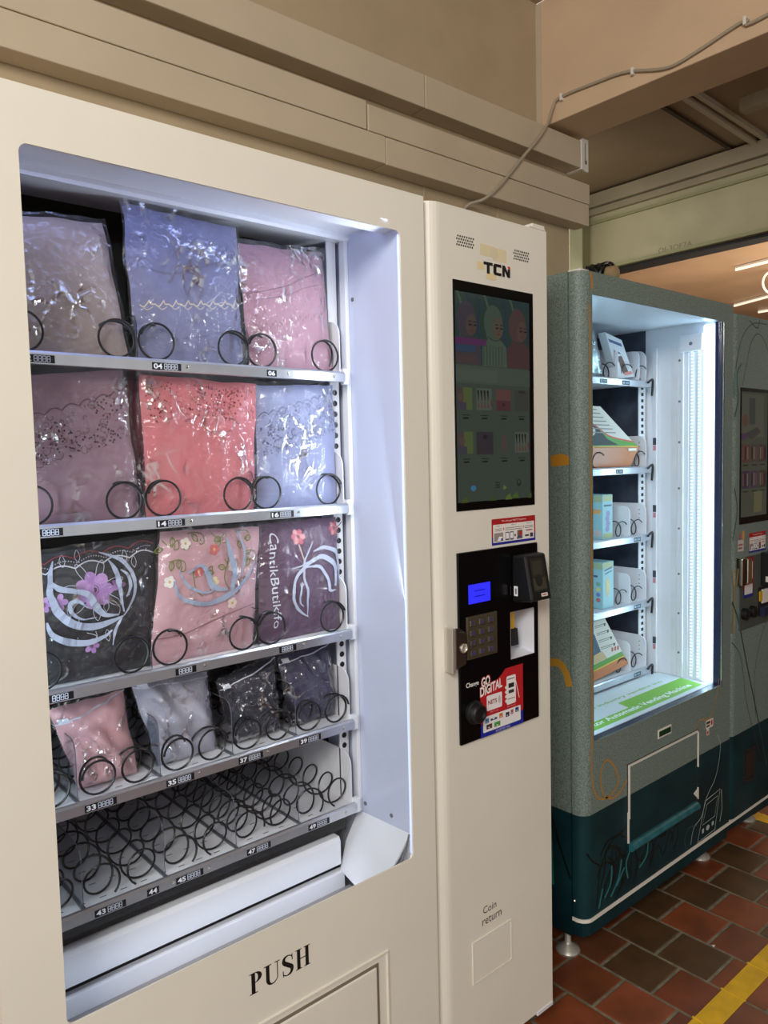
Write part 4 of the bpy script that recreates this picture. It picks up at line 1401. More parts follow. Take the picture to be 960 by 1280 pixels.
p = Pack(HS, 'wine red headscarf just showing between the mauve and coral bags', 'headscarf', GS, R['wine'], 1.335, .232, .02, .0, (134, 60, 84), 7, fold=.004, sub=24)
sh = p.sheet(world=False)
sh.poly((170, 140, 100), [(.1, .75), (.35, .8), (.45, .55), (.3, .52)]).poly((156, 124, 88), [(.15, .5), (.35, .52), (.45, .25), (.3, .2)])
sh.build('gold_band', PRINT, p.cloth, 'gold band')
LA= [([(-0.6788, 1.2681), (-0.6872, 1.2437), (-0.69, 1.2172), (-0.6815, 1.189), (-0.6594, 1.1658), (-0.627, 1.1558), (-0.5958, 1.1601), (-0.5765, 1.1665)], [0.0013, 0.0079, 0.0105, 0.0132, 0.0119, 0.0119, 0.0079, 0.0013]), ([(-0.698, 1.1736), (-0.6892, 1.1511), (-0.6668, 1.1365), (-0.6373, 1.1312), (-0.6095, 1.1372), (-0.5965, 1.146)], [0.0026, 0.0092, 0.0119, 0.0092, 0.0053, 0.0013]), ([(-0.6889, 1.238), (-0.6768, 1.2244), (-0.6539, 1.2168), (-0.6334, 1.2093), (-0.6223, 1.1892), (-0.6077, 1.173), (-0.5859, 1.1696)], [0.0026, 0.0092, 0.0079, 0.0105, 0.0132, 0.0079, 0.0021]), ([(-0.6345, 1.1879), (-0.6488, 1.1993), (-0.6622, 1.1982), (-0.66, 1.1826), (-0.6443, 1.171), (-0.6202, 1.1702)], [0.0013, 0.0053, 0.0066, 0.0066, 0.0026, 0.0013]), ([(-0.5955, 1.262), (-0.5854, 1.2436), (-0.5816, 1.2243), (-0.5811, 1.2021), (-0.5762, 1.1728)], [0.0013, 0.0079, 0.0092, 0.0053, 0.0021]), ([(-0.6088, 1.2743), (-0.5782, 1.2617), (-0.5585, 1.2373), (-0.5549, 1.2113), (-0.5626, 1.1868), (-0.5765, 1.1665)], [0.0013, 0.0066, 0.0066, 0.0058, 0.004, 0.0021]), ([(-0.576, 1.2425), (-0.5653, 1.2317), (-0.5628, 1.2155), (-0.5718, 1.1976)], [0.0021, 0.0053, 0.0058, 0.0021]), ([(-0.5798, 1.1639), (-0.5919, 1.1437), (-0.5978, 1.1209)], [0.0021, 0.0053, 0.0013])]
LC= [([(-0.1878, 1.1067), (-0.2163, 1.128), (-0.2271, 1.1595), (-0.2162, 1.1879), (-0.1884, 1.2109), (-0.1558, 1.2225), (-0.1231, 1.2113), (-0.1142, 1.1909), (-0.1249, 1.1611)], [0.0013, 0.0066, 0.0058, 0.0058, 0.0066, 0.0092, 0.0105, 0.0092, 0.0053]), ([(-0.1738, 1.2358), (-0.1458, 1.2406), (-0.1129, 1.2296), (-0.1019, 1.1973), (-0.1105, 1.1593)], [0.0021, 0.0079, 0.0092, 0.0066, 0.0026]), ([(-0.19, 1.1089), (-0.1931, 1.1473), (-0.1983, 1.1895), (-0.1901, 1.2261), (-0.1731, 1.2565)], [0.0013, 0.0053, 0.0047, 0.004, 0.0021]), ([(-0.2032, 1.1788), (-0.2106, 1.161), (-0.2092, 1.1383), (-0.2005, 1.1295)], [0.0013, 0.004, 0.004, 0.0013]), ([(-0.1931, 1.2076), (-0.1611, 1.204), (-0.1432, 1.1828), (-0.1394, 1.1553), (-0.1204, 1.1528)], [0.0013, 0.0066, 0.0079, 0.0066, 0.0013]), ([(-0.2267, 1.204), (-0.202, 1.2105), (-0.1836, 1.2179)], [0.0011, 0.0026, 0.0013])]
LB= [([(-0.3697, 1.2832), (-0.3653, 1.2516), (-0.3588, 1.2195), (-0.3639, 1.1921), (-0.359, 1.1704)], [0.0026, 0.0105, 0.0119, 0.0079, 0.0016]), ([(-0.476, 1.2132), (-0.4667, 1.1853), (-0.4457, 1.1723), (-0.4129, 1.1641), (-0.3783, 1.1731), (-0.3381, 1.1958), (-0.3125, 1.2283)], [0.0026, 0.0066, 0.0074, 0.0079, 0.0105, 0.0079, 0.0021]), ([(-0.4506, 1.2235), (-0.4247, 1.2339), (-0.4105, 1.2187), (-0.4004, 1.1934), (-0.3739, 1.1864)], [0.0026, 0.0053, 0.0105, 0.0119, 0.004]), ([(-0.4647, 1.2285), (-0.4516, 1.2034), (-0.4231, 1.1861), (-0.4007, 1.1865)], [0.0016, 0.0053, 0.0047, 0.0021]), ([(-0.3458, 1.2951), (-0.3371, 1.2663), (-0.3343, 1.2378), (-0.3456, 1.2073)], [0.0016, 0.0047, 0.0047, 0.0021])]
def logo(p, L, col=(168, 174, 194)):
    sh = p.sheet('film')
    for pts, wd in L:
        q = spline(pts, 7)
        sh.line(col, q, wd)
    return sh
FL = (196, 150, 204)
p = Pack(HS, 'black headscarf with lilac flower embroidery and a big silver logo on the third tray', 'headscarf', GS, R['black'], 1.0695, .186, .026, .006, (26, 24, 31), 8, fold=.006, diag=.2, crease=.005)
sh = p.sheet()
def petals(sh, x, z, r, n, c, c2, lw=None):
    for i in range(n):
        a = 2 * PI * i / n + .3
        if lw:
            e = [(x + r * 1.75 * math.cos(a), z + r * 1.75 * math.sin(a))]
            L_ = [(x + r * .8 * math.cos(a - .22), z + r * .8 * math.sin(a - .22)), (x + r * 1.4 * math.cos(a - .14), z + r * 1.4 * math.sin(a - .14)), e[0], (x + r * 1.4 * math.cos(a + .14), z + r * 1.4 * math.sin(a + .14)), (x + r * .8 * math.cos(a + .22), z + r * .8 * math.sin(a + .22))]
            sh.line(lw, spline(L_, 4), .0011)
    for i in range(n):
        a = 2 * PI * i / n
        sh.ell(c if i % 2 else c2, x + r * .62 * math.cos(a), z + r * .62 * math.sin(a), r * .46, r * .36, 12, rot=a)
    sh.ell(c2, x, z, r * .42, r * .42, 14)
    sh.line((70, 40, 80), [(x + r * .22 * math.cos(t), z + r * .26 * math.sin(t)) for t in [2 * PI * i / 12 for i in range(13)]], .0012)
    sh.ell((80, 40, 60), x, z, r * .14, r * .16, 8)
petals(sh, -.6185, 1.2195, .030, 7, FL, (176, 128, 190), (200, 202, 214))
petals(sh, -.6771, 1.2061, .014, 5, FL, (176, 128, 190))
petals(sh, -.700, 1.206, .012, 5, FL, (176, 128, 190))
petals(sh, -.6295, 1.1265, .012, 5, FL, (176, 128, 190))
petals(sh, -.578, 1.224, .012, 5, (170, 120, 180), (150, 100, 164))
for (x, z) in ((-.665, 1.262), (-.64, 1.268), (-.60, 1.18), (-.56, 1.262), (-.545, 1.25), (-.66, 1.18), (-.6, 1.13)):
    sh.line((196, 198, 210), spline([(x, z), (x + .004, z + .009), (x, z + .02), (x - .005, z + .009), (x, z)], 4), .001)
for k, (c, dz, wd) in enumerate((((150, 46, 56), .004, .0016), ((206, 206, 214), -.012, .0022))):
    pts = []
    for i in range(61):
        x = -.74 + .235 * i / 60
        pts.append((x, 1.262 + dz + .022 * (i / 60) + .008 * abs(math.sin(i * PI / 12))))
    sh.line(c, pts, wd)
sh.dots((196, 190, 200), [(-.735 + .0042 * i, 1.258 + .022 * i / 54 + .007 * abs(math.sin(i * .28))) for i in range(54)], .0011)
for (x, z, x2, z2) in ((-.66, 1.19, -.65, 1.16), (-.635, 1.15, -.62, 1.135), (-.62, 1.15, -.635, 1.13), (-.59, 1.2, -.58, 1.17)):
    sh.line((206, 206, 216), spline([(x, z), ((x + x2) / 2 + .008, (z + z2) / 2), (x2, z2)], 5), .0012)
sh.build('embroidery', PRINT, p.cloth, 'lilac flowers with white and red outlines')
logo(p, LA).build('silver_logo', FOILPRINT, p.film, 'silver crescent logo')

p = Pack(HS, 'blush pink headscarf with green vine print and a silver logo on the third tray', 'headscarf', GS, R['floral'], 1.0695, .182, .024, .004, (200, 156, 164), 9, fold=.005, diag=.3)
sh = p.sheet(world=False)
G1 = (118, 124, 62)
rn = random.Random(3)
def leaf(sh, u, v, a, L, c=G1):
    ca, sa = math.cos(a), math.sin(a)
    P_ = lambda t, q: (u + (t * ca - q * sa) * L, v + (t * sa + q * ca) * L)
    sh.line(c, spline([P_(0, 0), P_(.5, .28), P_(1, 0), P_(.5, -.28), P_(0, 0)], 4), .010)
    sh.line(c, [P_(0, 0), P_(.9, 0)], .005)
for (u, v, cv) in ((.08, .92, 1), (.32, .95, -1), (.55, .95, 1), (.80, .95, -1), (.15, .75, -1), (.42, .70, 1), (.68, .74, 1), (.88, .78, -1)):
    sh.line(G1, spline([(u - .07, v + .02), (u, v - .03 * cv), (u + .07, v + .01), (u + .08, v - .05), (u + .04, v - .06), (u + .05, v - .02)], 5), .008)
    leaf(sh, u + .02, v - .04, rn.uniform(0, 6.2), .075)
    leaf(sh, u - .05, v - .05, rn.uniform(0, 6.2), .075)
sh.line(G1, spline([(.62, .95), (.66, .8), (.62, .62), (.68, .52)], 6), .009)
sh.line(G1, spline([(.30, .7), (.34, .55), (.42, .48)], 6), .009)
for (u, v, c) in ((.09, .62, (226, 220, 214)), (.36, .68, (206, 92, 92)), (.52, .58, (228, 214, 170)), (.70, .70, (230, 224, 220)), (.72, .40, (222, 200, 190)), (.22, .9, (226, 220, 210)), (.5, .84, (206, 100, 96))):
    for i in range(5):
        a = 2 * PI * i / 5
        sh.ell(c, u + .028 * math.cos(a), v + .028 * math.sin(a), .024, .02, 9)
    sh.ell((206, 176, 90), u, v, .012, .012, 8)
sh.line((150, 108, 118), [(.02, .20), (.3, .22), (.7, .32), (.98, .36)], .009, smooth=5)
sh.build('vine_print', PRINT, p.cloth, 'green vines with small flowers')
logo(p, LB, (146, 156, 178)).build('silver_logo', FOILPRINT, p.film, 'silver crescent logo')

p = Pack(HS, 'plum headscarf with white script lettering down its left side on the third tray', 'headscarf', GS, R['plum'], 1.0695, .182, .024, .006, (90, 62, 88), 10, fold=.005, diag=-.5)
sh = p.sheet()
petals(sh, -.205, 1.275, .016, 6, (196, 84, 104), (214, 140, 140))
petals(sh, -.110, 1.285, .014, 6, (184, 76, 92), (206, 130, 130))
sh.line((196, 170, 160), spline([(-.205, 1.26), (-.195, 1.235), (-.185, 1.21)], 5), .003)
for i in range(5):
    sh.line((70, 50, 74), spline([(-.28 + i * .04, 1.295), (-.262 + i * .04, 1.285), (-.245 + i * .04, 1.296)], 5), .0018)
sh.build('flower_print', PRINT, p.cloth, 'small red flowers')
sh = logo(p, LC)
sh.text((204, 206, 218), 'CantikButikffo', -.2705, 1.279, .0165, .183, .0, rot=-PI / 2)
sh.build('silver_logo', FOILPRINT, p.film, 'silver logo and script lettering')

# lower tray
def pouch(name, label, key, col, seed, zipc, y0=.208, depth=.040, **k):
    p = Pack(name, label, 'bagged clothes', GC, R[key], .874, y0, depth, .012, col, seed, fold=.017, crease=.006, diag=1.3, **k)
    sh = p.sheet('film', world=False)
    z0_, z1_ = zipc
    sh.line((206, 208, 222), [(.02, z0_), (.3, z0_ + (z1_ - z0_) * .32), (.7, z0_ + (z1_ - z0_) * .72), (.98, z1_)], .012, smooth=4)
    sh.rect((228, 230, 240), .06, .17, z0_ + .0, z0_ + .06)
    sh.build('zip_seal', PRINT, p.film)
    return p
p = pouch('bagged_garment', 'soft pink garment in a zip bag, first from the left on the fourth tray', 'rose', (222, 172, 176), 12, (.80, .97))
p = pouch('bagged_garment', 'light grey garment in a zip bag on the fourth tray', 'grey', (172, 172, 188), 13, (.86, .92))
p = pouch('bagged_garment', 'navy garment in a zip bag beside the grey one on the fourth tray', 'navy', (24, 26, 46), 14, (.84, .95))
p = pouch('bagged_garment', 'indigo garment in a clear bag at the right end of the fourth tray', 'indigo', (50, 48, 80), 15, (.88, .95))

# ---------------------------------------------------------------- the green vending machine
G = thing('vending_machine', 'grey-green vinyl wrapped vending machine with teal base, standing beyond the cream one', 'vending machine', (1.25, .45, 0))
GY = .085
GX0, GX1 = .645, 1.4985
b = MB()
b.box(GX0, GX0 + .02, .130, .83, .075, 1.91).box(GX1 - .02, GX1, .130, .83, .075, 1.91).box(GX0 + .02, GX1 - .02, .130, .83, 1.89, 1.91)
b.box(GX0 + .02, GX1 - .02, .130, .83, .075, .10).box(GX0 + .02, GX1 - .02, .81, .83, .10, 1.89)
b.build('cabinet', WRAP, G)
b = MB()
GO = (.692, 1.436, .635, 1.849)
b.plate_hole((.678, GX1, .125, 1.908), GO, GY, GY + .004, .004)
b.box(GX1 - .004, GX1, GY + .004, GY + .042, .125, 1.908)
n = 8
pr = [(.678, GY + .008), (.678, GY)] + [(.678 - .033 * math.sin(PI / 2 * i / n), GY + .033 - .033 * math.cos(PI / 2 * i / n)) for i in range(1, n + 1)] + [(GX0, GY + .04), (GX0 + .004, GY + .04), (GX0 + .012, GY + .02)]
b.prism(pr, 'z', .125, 1.908)
b.build('door_panel', WRAP, G, smooth=True)
pr = [(1.49, GY + .004), (.68, GY + .004), (.653, GY + .014), (.650, GY + .04), (.650, .13), (1.49, .13)]
MB().prism(pr, 'z', .082, .125).build('plinth', WRAP, G)
pr = [(GX1, GY - .003), (.678, GY - .003)] + [(.678 - .036 * math.sin(PI / 2 * i / n), GY + .033 - .036 * math.cos(PI / 2 * i / n)) for i in range(1, n + 1)] + [(GX0 - .003, GY + .04), (GX0 + .006, GY + .04), (.70, GY + .012), (GX1, GY + .012)]
MB().prism(pr, 'z', .126, .136).build('white_trim', CLIPM, G)
MB().lathe([(.005, .0), (.005, -.004), (.003, -.006)], (GX0, .118, .185), 'x', 10).build('trim_screw', CHROME, G, smooth=True)
MB().box(.66, .70, .10, .14, 1.908, 1.916).build('door_hinge', CLIPM, G, bevel=.002)
# flap with white edges and a rounded lower lip
MB().plate_hole((.856, 1.274, .282, .524), (.862, 1.268, .288, .518), GY - .001, GY + .002, .002).build('flap_gap', mat('flap_shadow', (40, 50, 50), .7), G)
b = MB().box(.864, 1.266, GY - .004, GY + .001, .290, .516)
pf = b.build('push_flap', WRAP, G, bevel=.003)
b = MB().box(.864, 1.272, GY - .006, GY - .001, .517, .5215).box(1.2675, 1.272, GY - .006, GY - .001, .40, .5215).box(.8605, .864, GY - .006, GY - .001, .36, .5215).box(.856, .8595, GY - .006, GY - .001, .288, .38).prism([(1.24, .318), (1.272, .330), (1.272, .29)], 'y', GY - .006, GY - .001)
b.build('white_edge', CLIPM, pf)
b = MB().prism([(GY + .002 - .020 * math.sin(PI * i / 10), .272 + .014 * math.cos(PI * i / 10)) for i in range(11)], 'x', .866, 1.262)
b.build('flap_lip', mat('teal_lip', (34, 96, 104), .4, noise_s=25, noise_a=.4), pf, smooth=True)
MB().box(1.026, 1.104, GY - .002, GY + .002, .555, .583).build('sensor_frame', CLIPM, G, bevel=.001)
MB().box(1.031, 1.099, GY - .003, GY, .5605, .5775).build('green_sensor', mat('dark_green', (10, 60, 36), .25), G)

# art on the wrap
sh = Sheet(front(GY))
sh.rect((226, 214, 206), 1.327, 1.378, .508, .537).rect((70, 60, 60), 1.332, 1.358, .523, .532).rect((90, 80, 80), 1.332, 1.356, .513, .520)
sh.ell((196, 60, 40), 1.368, .523, .006, .010).rect((226, 214, 206), 1.334, 1.350, .486, .508).rect((200, 70, 50), 1.337, 1.347, .489, .500)
sh.build('warning_sticker', PRINT, G, 'small white and red hand warning sticker')
sh = Sheet(front(GY))
OR = (176, 128, 58)
sh.line(OR, [(.684, 1.906), (.690, 1.885), (.6905, 1.862)], .009)
sh.line(OR, spline([(.676, 1.822), (.680, 1.75), (.680, 1.674), (.682, 1.444), (.684, 1.143), (.680, .926), (.684, .704), (.679, .60), (.684, .52), (.706, .474), (.746, .458), (.790, .466), (.811, .49), (.795, .53), (.760, .565), (.735, .56), (.722, .53), (.728, .49), (.746, .462), (.78, .448), (.819, .454), (.86, .48), (.904, .50)], 6), .006)
sh.line(OR, spline([(1.25, .525), (1.29, .55), (1.34, .54), (1.38, .56), (1.42, .66)], 6), .004)
DK = (3, 12, 13)
for L_ in ([(.70, .15), (.71, .22), (.73, .28), (.77, .31), (.80, .28), (.79, .22), (.76, .19)], [(.72, .16), (.75, .22), (.80, .26), (.85, .25), (.86, .20), (.83, .17)], [(.74, .30), (.80, .33), (.85, .31), (.90, .33)], [(.78, .17), (.82, .21), (.86, .29), (.88, .25), (.87, .19)],
           [(.71, .19), (.74, .25), (.745, .30)], [(.73, .17), (.77, .24), (.78, .30)], [(.75, .16), (.80, .22), (.82, .29)], [(.88, .33), (.92, .42), (.98, .47), (1.04, .44), (1.05, .36), (1.02, .25), (1.00, .22)],
           [(.90, .23), (.95, .20), (1.0, .22), (1.03, .27)], [(.98, .19), (1.03, .22), (1.06, .18), (1.10, .24), (1.12, .20)], [(.93, .21), (.96, .24), (.98, .30), (.99, .38)], [(1.10, .20), (1.14, .25), (1.15, .21), (1.12, .17)], [(.655, .33), (.68, .30), (.72, .27)]):
    sh.line(DK, spline(L_, 5), .0045)
for L_ in ([(.72, .30), (.76, .33), (.83, .33), (.88, .36)], [(.76, .28), (.79, .25), (.78, .20), (.74, .17)], [(.80, .30), (.84, .24), (.83, .18), (.80, .15)], [(.84, .30), (.88, .28), (.91, .22), (.90, .17)], [(.92, .25), (.95, .28), (.99, .26), (1.0, .20), (.97, .17)], [(1.03, .25), (1.07, .24), (1.09, .28), (1.08, .31)], [(.70, .24), (.73, .27), (.77, .26), (.80, .22)]):
    sh.line(DK, spline(L_, 5), .0055)
for L_ in ([(.86, .18), (.85, .23), (.88, .27)], [(.92, .19), (.96, .21), (.97, .25)], [(.74, .17), (.77, .20), (.775, .25)], [(.77, .16), (.81, .20), (.825, .25)], [(.80, .18), (.84, .22)], [(.71, .15), (.73, .20)]):
    sh.line((44, 112, 116), spline(L_, 5), .007)
WH = (178, 190, 186)
for L_, q in (([(1.325, .265), (1.43, .275), (1.395, .145), (1.275, .14), (1.325, .265)], .0028), ([(1.337, .25), (1.413, .257), (1.393, .192), (1.308, .188), (1.337, .25)], .002), ([(1.44, .27), (1.445, .20), (1.43, .16)], .003)):
    sh.line(WH, L_, q)
sh.ell(WH, 1.345, .168, .012, .009).rect(WH, 1.305, 1.318, .16, .175).rect(WH, 1.372, 1.386, .165, .178)
sh.line(WH, spline([(1.23, .15), (1.25, .20), (1.30, .22), (1.34, .28), (1.40, .33), (1.43, .42), (1.41, .47)], 5), .0022)
sh.line((62, 84, 86), spline([(1.20, .12 + .03), (1.19, .18), (1.22, .21), (1.27, .20)], 5), .003)
sh.build('wrap_drawing', PRINT, G, 'orange, dark and white line drawings')
for k in range(4):
    sh = Sheet(lambda a, q, o: (GX0 - o, a, q))
    if k == 0:
        sh.poly((186, 128, 40), [(.128, 1.400), (.185, 1.395), (.19, 1.425), (.15, 1.43), (.128, 1.422)])
    elif k == 1:
        sh.line((186, 140, 48), spline([(.200, .845), (.165, .85), (.142, .825), (.132, .79)], 6), .022)
    elif k == 2:
        sh.line(DK, spline([(.20, .42), (.17, .33), (.14, .26), (.132, .24)], 5), .006)
    else:
        sh.poly((30, 120, 116), [(.188, .20), (.205, .20), (.205, .40), (.195, .36)])
    sh.build('brush_stroke', PRINT, G, ('orange brush stroke', 'curved orange brush stroke', 'dark line', 'teal stroke')[k])

# window and interior
MB().box(1.4365, 1.442, GY + .0045, .114, .62, 1.862).box(.690, 1.436, GY + .0045, .114, .622, .6335).build('glass_gasket', mat('navy_gasket', (20, 28, 62), .3), G)
MB().box(.690, 1.436, GY + .0045, GY + .0075, .6336, 1.851).build('door_glass', GLASS, G)
MB().box(.69, 1.436, GY + .008, .13, 1.853, 1.860).build('top_jamb', WHITE, G)
MB().plate_hole((1.4335, 1.4375, .632, 1.852), (1.4345, 1.4365, .634, 1.85), GY - .0015, GY + .001, .0002).build('window_edge', CHROME, G)
HAZEBACK = mat('hazed_dark_back', (66, 76, 92), .55, noise_s=14, noise_a=.45)  # navy back with the haze of the glass reflection put into its colour
b = MB().box(GX0 + .021, GX1 - .021, .72, .73, .60, 1.885)
b.build('interior_back', HAZEBACK, G)
MB().box(1.436, 1.444, .368, .71, .60, 1.885).box(.680, 1.436, .70, .715, .64, 1.85).build('dark_lining', HAZEBACK, G)
b = MB().box(1.436, 1.444, .1145, .3675, .60, 1.885).box(GX0 + .021, GX0 + .028, .130, .71, .60, 1.885).box(GX0 + .03, 1.436, .130, .71, 1.858, 1.868)
b.build('interior_walls', WHITE, G)
MB().box(GX0 + .03, 1.436, .1145, .71, .615, .632).build('interior_floor', WHITE, G)
for y0, y1, d in ((.318, .334, .014), (.246, .268, .004), (.222, .232, .008), (.205, .212, .003)):
    MB().box(1.436 - d, 1.4362, y0, y1, .635, 1.79).build('wall_channel', WHITE2, G, bevel=.001)
MB().box(1.418, 1.4362, .15, .23, 1.765, 1.822).build('hinge_cover', WHITE, G, bevel=.003)
MB().lathe([(.006, 0), (.006, -.002), (.003, -.003)], (1.418, .19, 1.79), 'x', 10).build('cover_screw', GREY, G, smooth=True)
for z in (.72, .86, 1.0, 1.16, 1.3, 1.46, 1.6, 1.74):
    MB().lathe([(.004, 0), (.004, -.002), (.002, -.003)], (1.436, .239, z), 'x', 8).build('wall_screw', GREY, G, smooth=True)
for y in (.193, .168):
    lt = MB().box(1.4345, 1.4362, y - .006, y + .006, .64, 1.83).build('led_tape', WHITE, G)
    b = MB()
    z = .645
    while z < 1.825:
        b.box(1.4338, 1.4346, y - .0035, y + .0035, z, z + .005)
        z += .0115
    o = b.build('led_dots', mat('led_dot', (235, 245, 255), .4, emit=1.0), lt)
    o['kind'] = 'stuff'
MB().box(1.430, 1.4358, .118, .150, .64, 1.845).build('light_strip', LEDM, G)
area('green_machine_light', (1.425, .135, 1.24), (1.05, .50, 1.24), .02, 1.15, 1.7, (.5, .84, 1))
area('green_machine_fill', (.70, .14, 1.24), (1.2, .40, 1.24), .02, 1.15, 1.7, (.5, .84, 1))  # unseen fill lamp added to brighten the tray fronts
b = MB().box(1.383, 1.430, .362, .366, .635, 1.72)
b.mi = 1
z = .65
while z < 1.70:
    b.box(1.397, 1.411, .3614, .3622, z, z + .011)
    z += .0222
b.build('perforated_post', [WHITE2, BLACK], G)
# floor sign
sz = .6335
sh = Sheet(lambda a, q, o: (a, q, sz + o))
GRN = (128, 186, 72)
sh.rect((214, 222, 228), .68, 1.43, .116, .325)
sh.poly(GRN, [(.68, .135), (1.405, .135), (1.425, .225), (1.03, .225), (1.015, .178), (.68, .178)])
sh.text((240, 246, 244), 'tor Automatic Vending Machine', .800, .146, .030, .57, .025)
sh.text((130, 180, 90), 'the industry vending inn', .88, .240, .020, .46, .02)
sh.build('floor_sign', PRINT, G, 'green and white floor sign')
GT = [1.674, 1.378, 1.140, .905, .665]
GLAB = [(1.10, 1.23), (1.19,), (1.30,), (1.30,), (1.30,)]
TXR = 1.384
GCOIL = coil_mesh(.026, .06, 4, .002, PI * .2, 1, .03)
for r, z in enumerate(GT):
    tr = MB().box(.675, TXR, .327, .66, z - .011, z).build('tray', WHITE2, G)
    MB().prism([(.322, z - .023), (.319, z - .021), (.319, z - .002), (.323, z + .002), (.328, z + .002), (.328, z - .023)], 'x', .675, TXR).build('front_rail', RAIL, tr)
    MB().prism(rrect(.334, .66, z, z + .108, .03, 5, (0, 0, 0, 1)), 'x', TXR - .003, TXR).build('tray_side', WHITE, tr)
    MB().lathe([(.0022, 0), (.0022, -.001)], (TXR - .003, .36, z + .085), 'x', 6).lathe([(.0022, 0), (.0022, -.001)], (TXR - .003, .36, z + .07), 'x', 6).lathe([(.0022, 0), (.0022, -.001)], (TXR - .003, .36, z + .055), 'x', 6).build('rivet', GREY, tr)
    for x in ((1.207, 1.338) if r == 0 else () if r == 1 else (1.279,)):
        MB().prism(rrect(.334, .66, z, z + .104, .024, 5, (0, 0, 0, 1)), 'x', x - .0015, x + .0015).build('lane_divider', WHITE, tr)
    for x in ((1.27, 1.165, 1.36) if r == 0 else (1.352, 1.10) if r == 1 else (1.235, 1.332)):
        o = bpy.data.objects.new('spring_coil', GCOIL)
        link(o, tr, (x, .333, z + .0275))
    MB().tube(spline([(TXR - .02, .316, z - .006), (TXR + .004, .314, z + .006), (TXR + .014, .318, z - .01), (TXR + .015, .322, z - .05)], 5), .004, 8).build('tray_cable', RUBBER, tr, smooth=True)
    sh = Sheet(front(.319))
    for x in GLAB[r]:
        sh.rect((34, 40, 52), x - .022, x + .022, z - .019, z - .005)
        sh.rect((160, 176, 190), x - .018, x - .006, z - .016, z - .008).rect((130, 150, 170), x - .002, x + .018, z - .016, z - .008)
    sh.build('price_label', PRINT, tr)
    if r:
        sh = Sheet(lambda a, q, o: (1.4219 - o, a, q))
        sh.rect((60, 64, 74), .318, .331, z + .075, z + .10).rect((196, 130, 140), .319, .330, z + .055, z + .073)
        sh.build('wall_sticker', PRINT, G)

# products
def carton(name, label, cat, pts, y0, y1, m, group=None):
    """pts: four (x, z) corners bl, br, tr, tl of the front face"""
    t = thing(name, label, cat, (sum(p[0] for p in pts) / 4, (y0 + y1) / 2, min(p[1] for p in pts)), group)
    o = MB().prism(pts, 'y', y0, y1).build('carton', m, t, bevel=.0015)
    return t, o
FOIL = mat('silver_foil', (176, 190, 190), .25, .7, noise_s=12, noise_a=.35, bump=.8, bump_s=40)
p = Pack('foil_pouch', 'silver foil pouch on the top tray of the green machine', 'snack pouch', None, [(.985, 1.835), (1.121, 1.841), (1.168, 1.676), (1.0, 1.676)], 1.6745, .362, .03, .01, (170, 186, 184), 21, film=True, fold=.006, sub=24)
p.cloth.data.materials[0] = FOIL
p.cloth.name = 'pouch_body'
t, o = carton('snack_pack', 'slanted white and pink snack pack on the top tray of the green machine', 'snack pack', [(1.226, 1.6755), (1.325, 1.690), (1.247, 1.808), (1.150, 1.826)], .345, .375, mat('pack_white', (206, 210, 216), .35))
sh = Sheet(front(.345))
sh.poly((70, 84, 130), [(1.165, 1.806), (1.243, 1.795), (1.249, 1.785), (1.173, 1.796)]).poly((96, 70, 60), [(1.215, 1.75), (1.245, 1.755), (1.29, 1.70), (1.255, 1.695)]).poly((214, 216, 222), [(1.215, 1.72), (1.23, 1.735), (1.25, 1.69), (1.235, 1.684)]).poly((206, 130, 120), [(1.262, 1.69), (1.312, 1.697), (1.305, 1.708), (1.262, 1.70)]).poly((60, 60, 74), [(1.20, 1.77), (1.235, 1.765), (1.238, 1.76), (1.204, 1.764)])
sh.build('pack_print', PRINT, o)
# orange tray pack
t = thing('meal_pack', 'orange-brown tray pack with a green and white card in the green machine', 'food pack', (1.15, .38, 1.3785))
MB().hexa([(.93, .350, 1.3795), (1.315, .350, 1.3795), (1.315, .45, 1.3795), (.93, .45, 1.3795)], [(.93, .338, 1.448), (1.352, .338, 1.448), (1.352, .46, 1.448), (.93, .46, 1.448)]).build('pack_tray', mat('orange_pack', (190, 128, 92), .35, noise_s=6, noise_a=.12), t, bevel=.006)
cd = MB().prism([(.93, 1.4485), (1.352, 1.4485), (1.30, 1.474), (1.119, 1.582), (.93, 1.582)], 'y', .345, .36).build('card_sleeve', mat('card_white', (206, 204, 196), .5), t)
sh = Sheet(front(.345))
sh.poly((92, 150, 70), [(.93, 1.4485), (1.352, 1.4485), (1.315, 1.466), (1.23, 1.474), (1.15, 1.49), (1.10, 1.51), (.93, 1.52)])
sh.poly((44, 50, 54), [(.93, 1.455), (1.225, 1.455), (1.16, 1.475), (1.10, 1.515), (1.06, 1.528), (.93, 1.535)]).ell((190, 186, 180), 1.075, 1.50, .016, .014)
sh.line((190, 90, 70), spline([(1.06, 1.53), (1.10, 1.515), (1.16, 1.488), (1.23, 1.475), (1.318, 1.465)], 5), .005)
for i in range(7):
    z = 1.572 - i * .0125
    sh.line((130, 132, 128), [(1.075, z), (1.10 + .018 * i, z - .001)], .0035)
sh.line((226, 190, 90), [(.93, 1.4495), (1.35, 1.4495)], .003)
sh.build('card_print', PRINT, cd)
sh = Sheet(front(.3375))
sh.rect((226, 222, 214), 1.275, 1.325, 1.434, 1.443)
sh.build('pack_label', PRINT, t, 'white label')
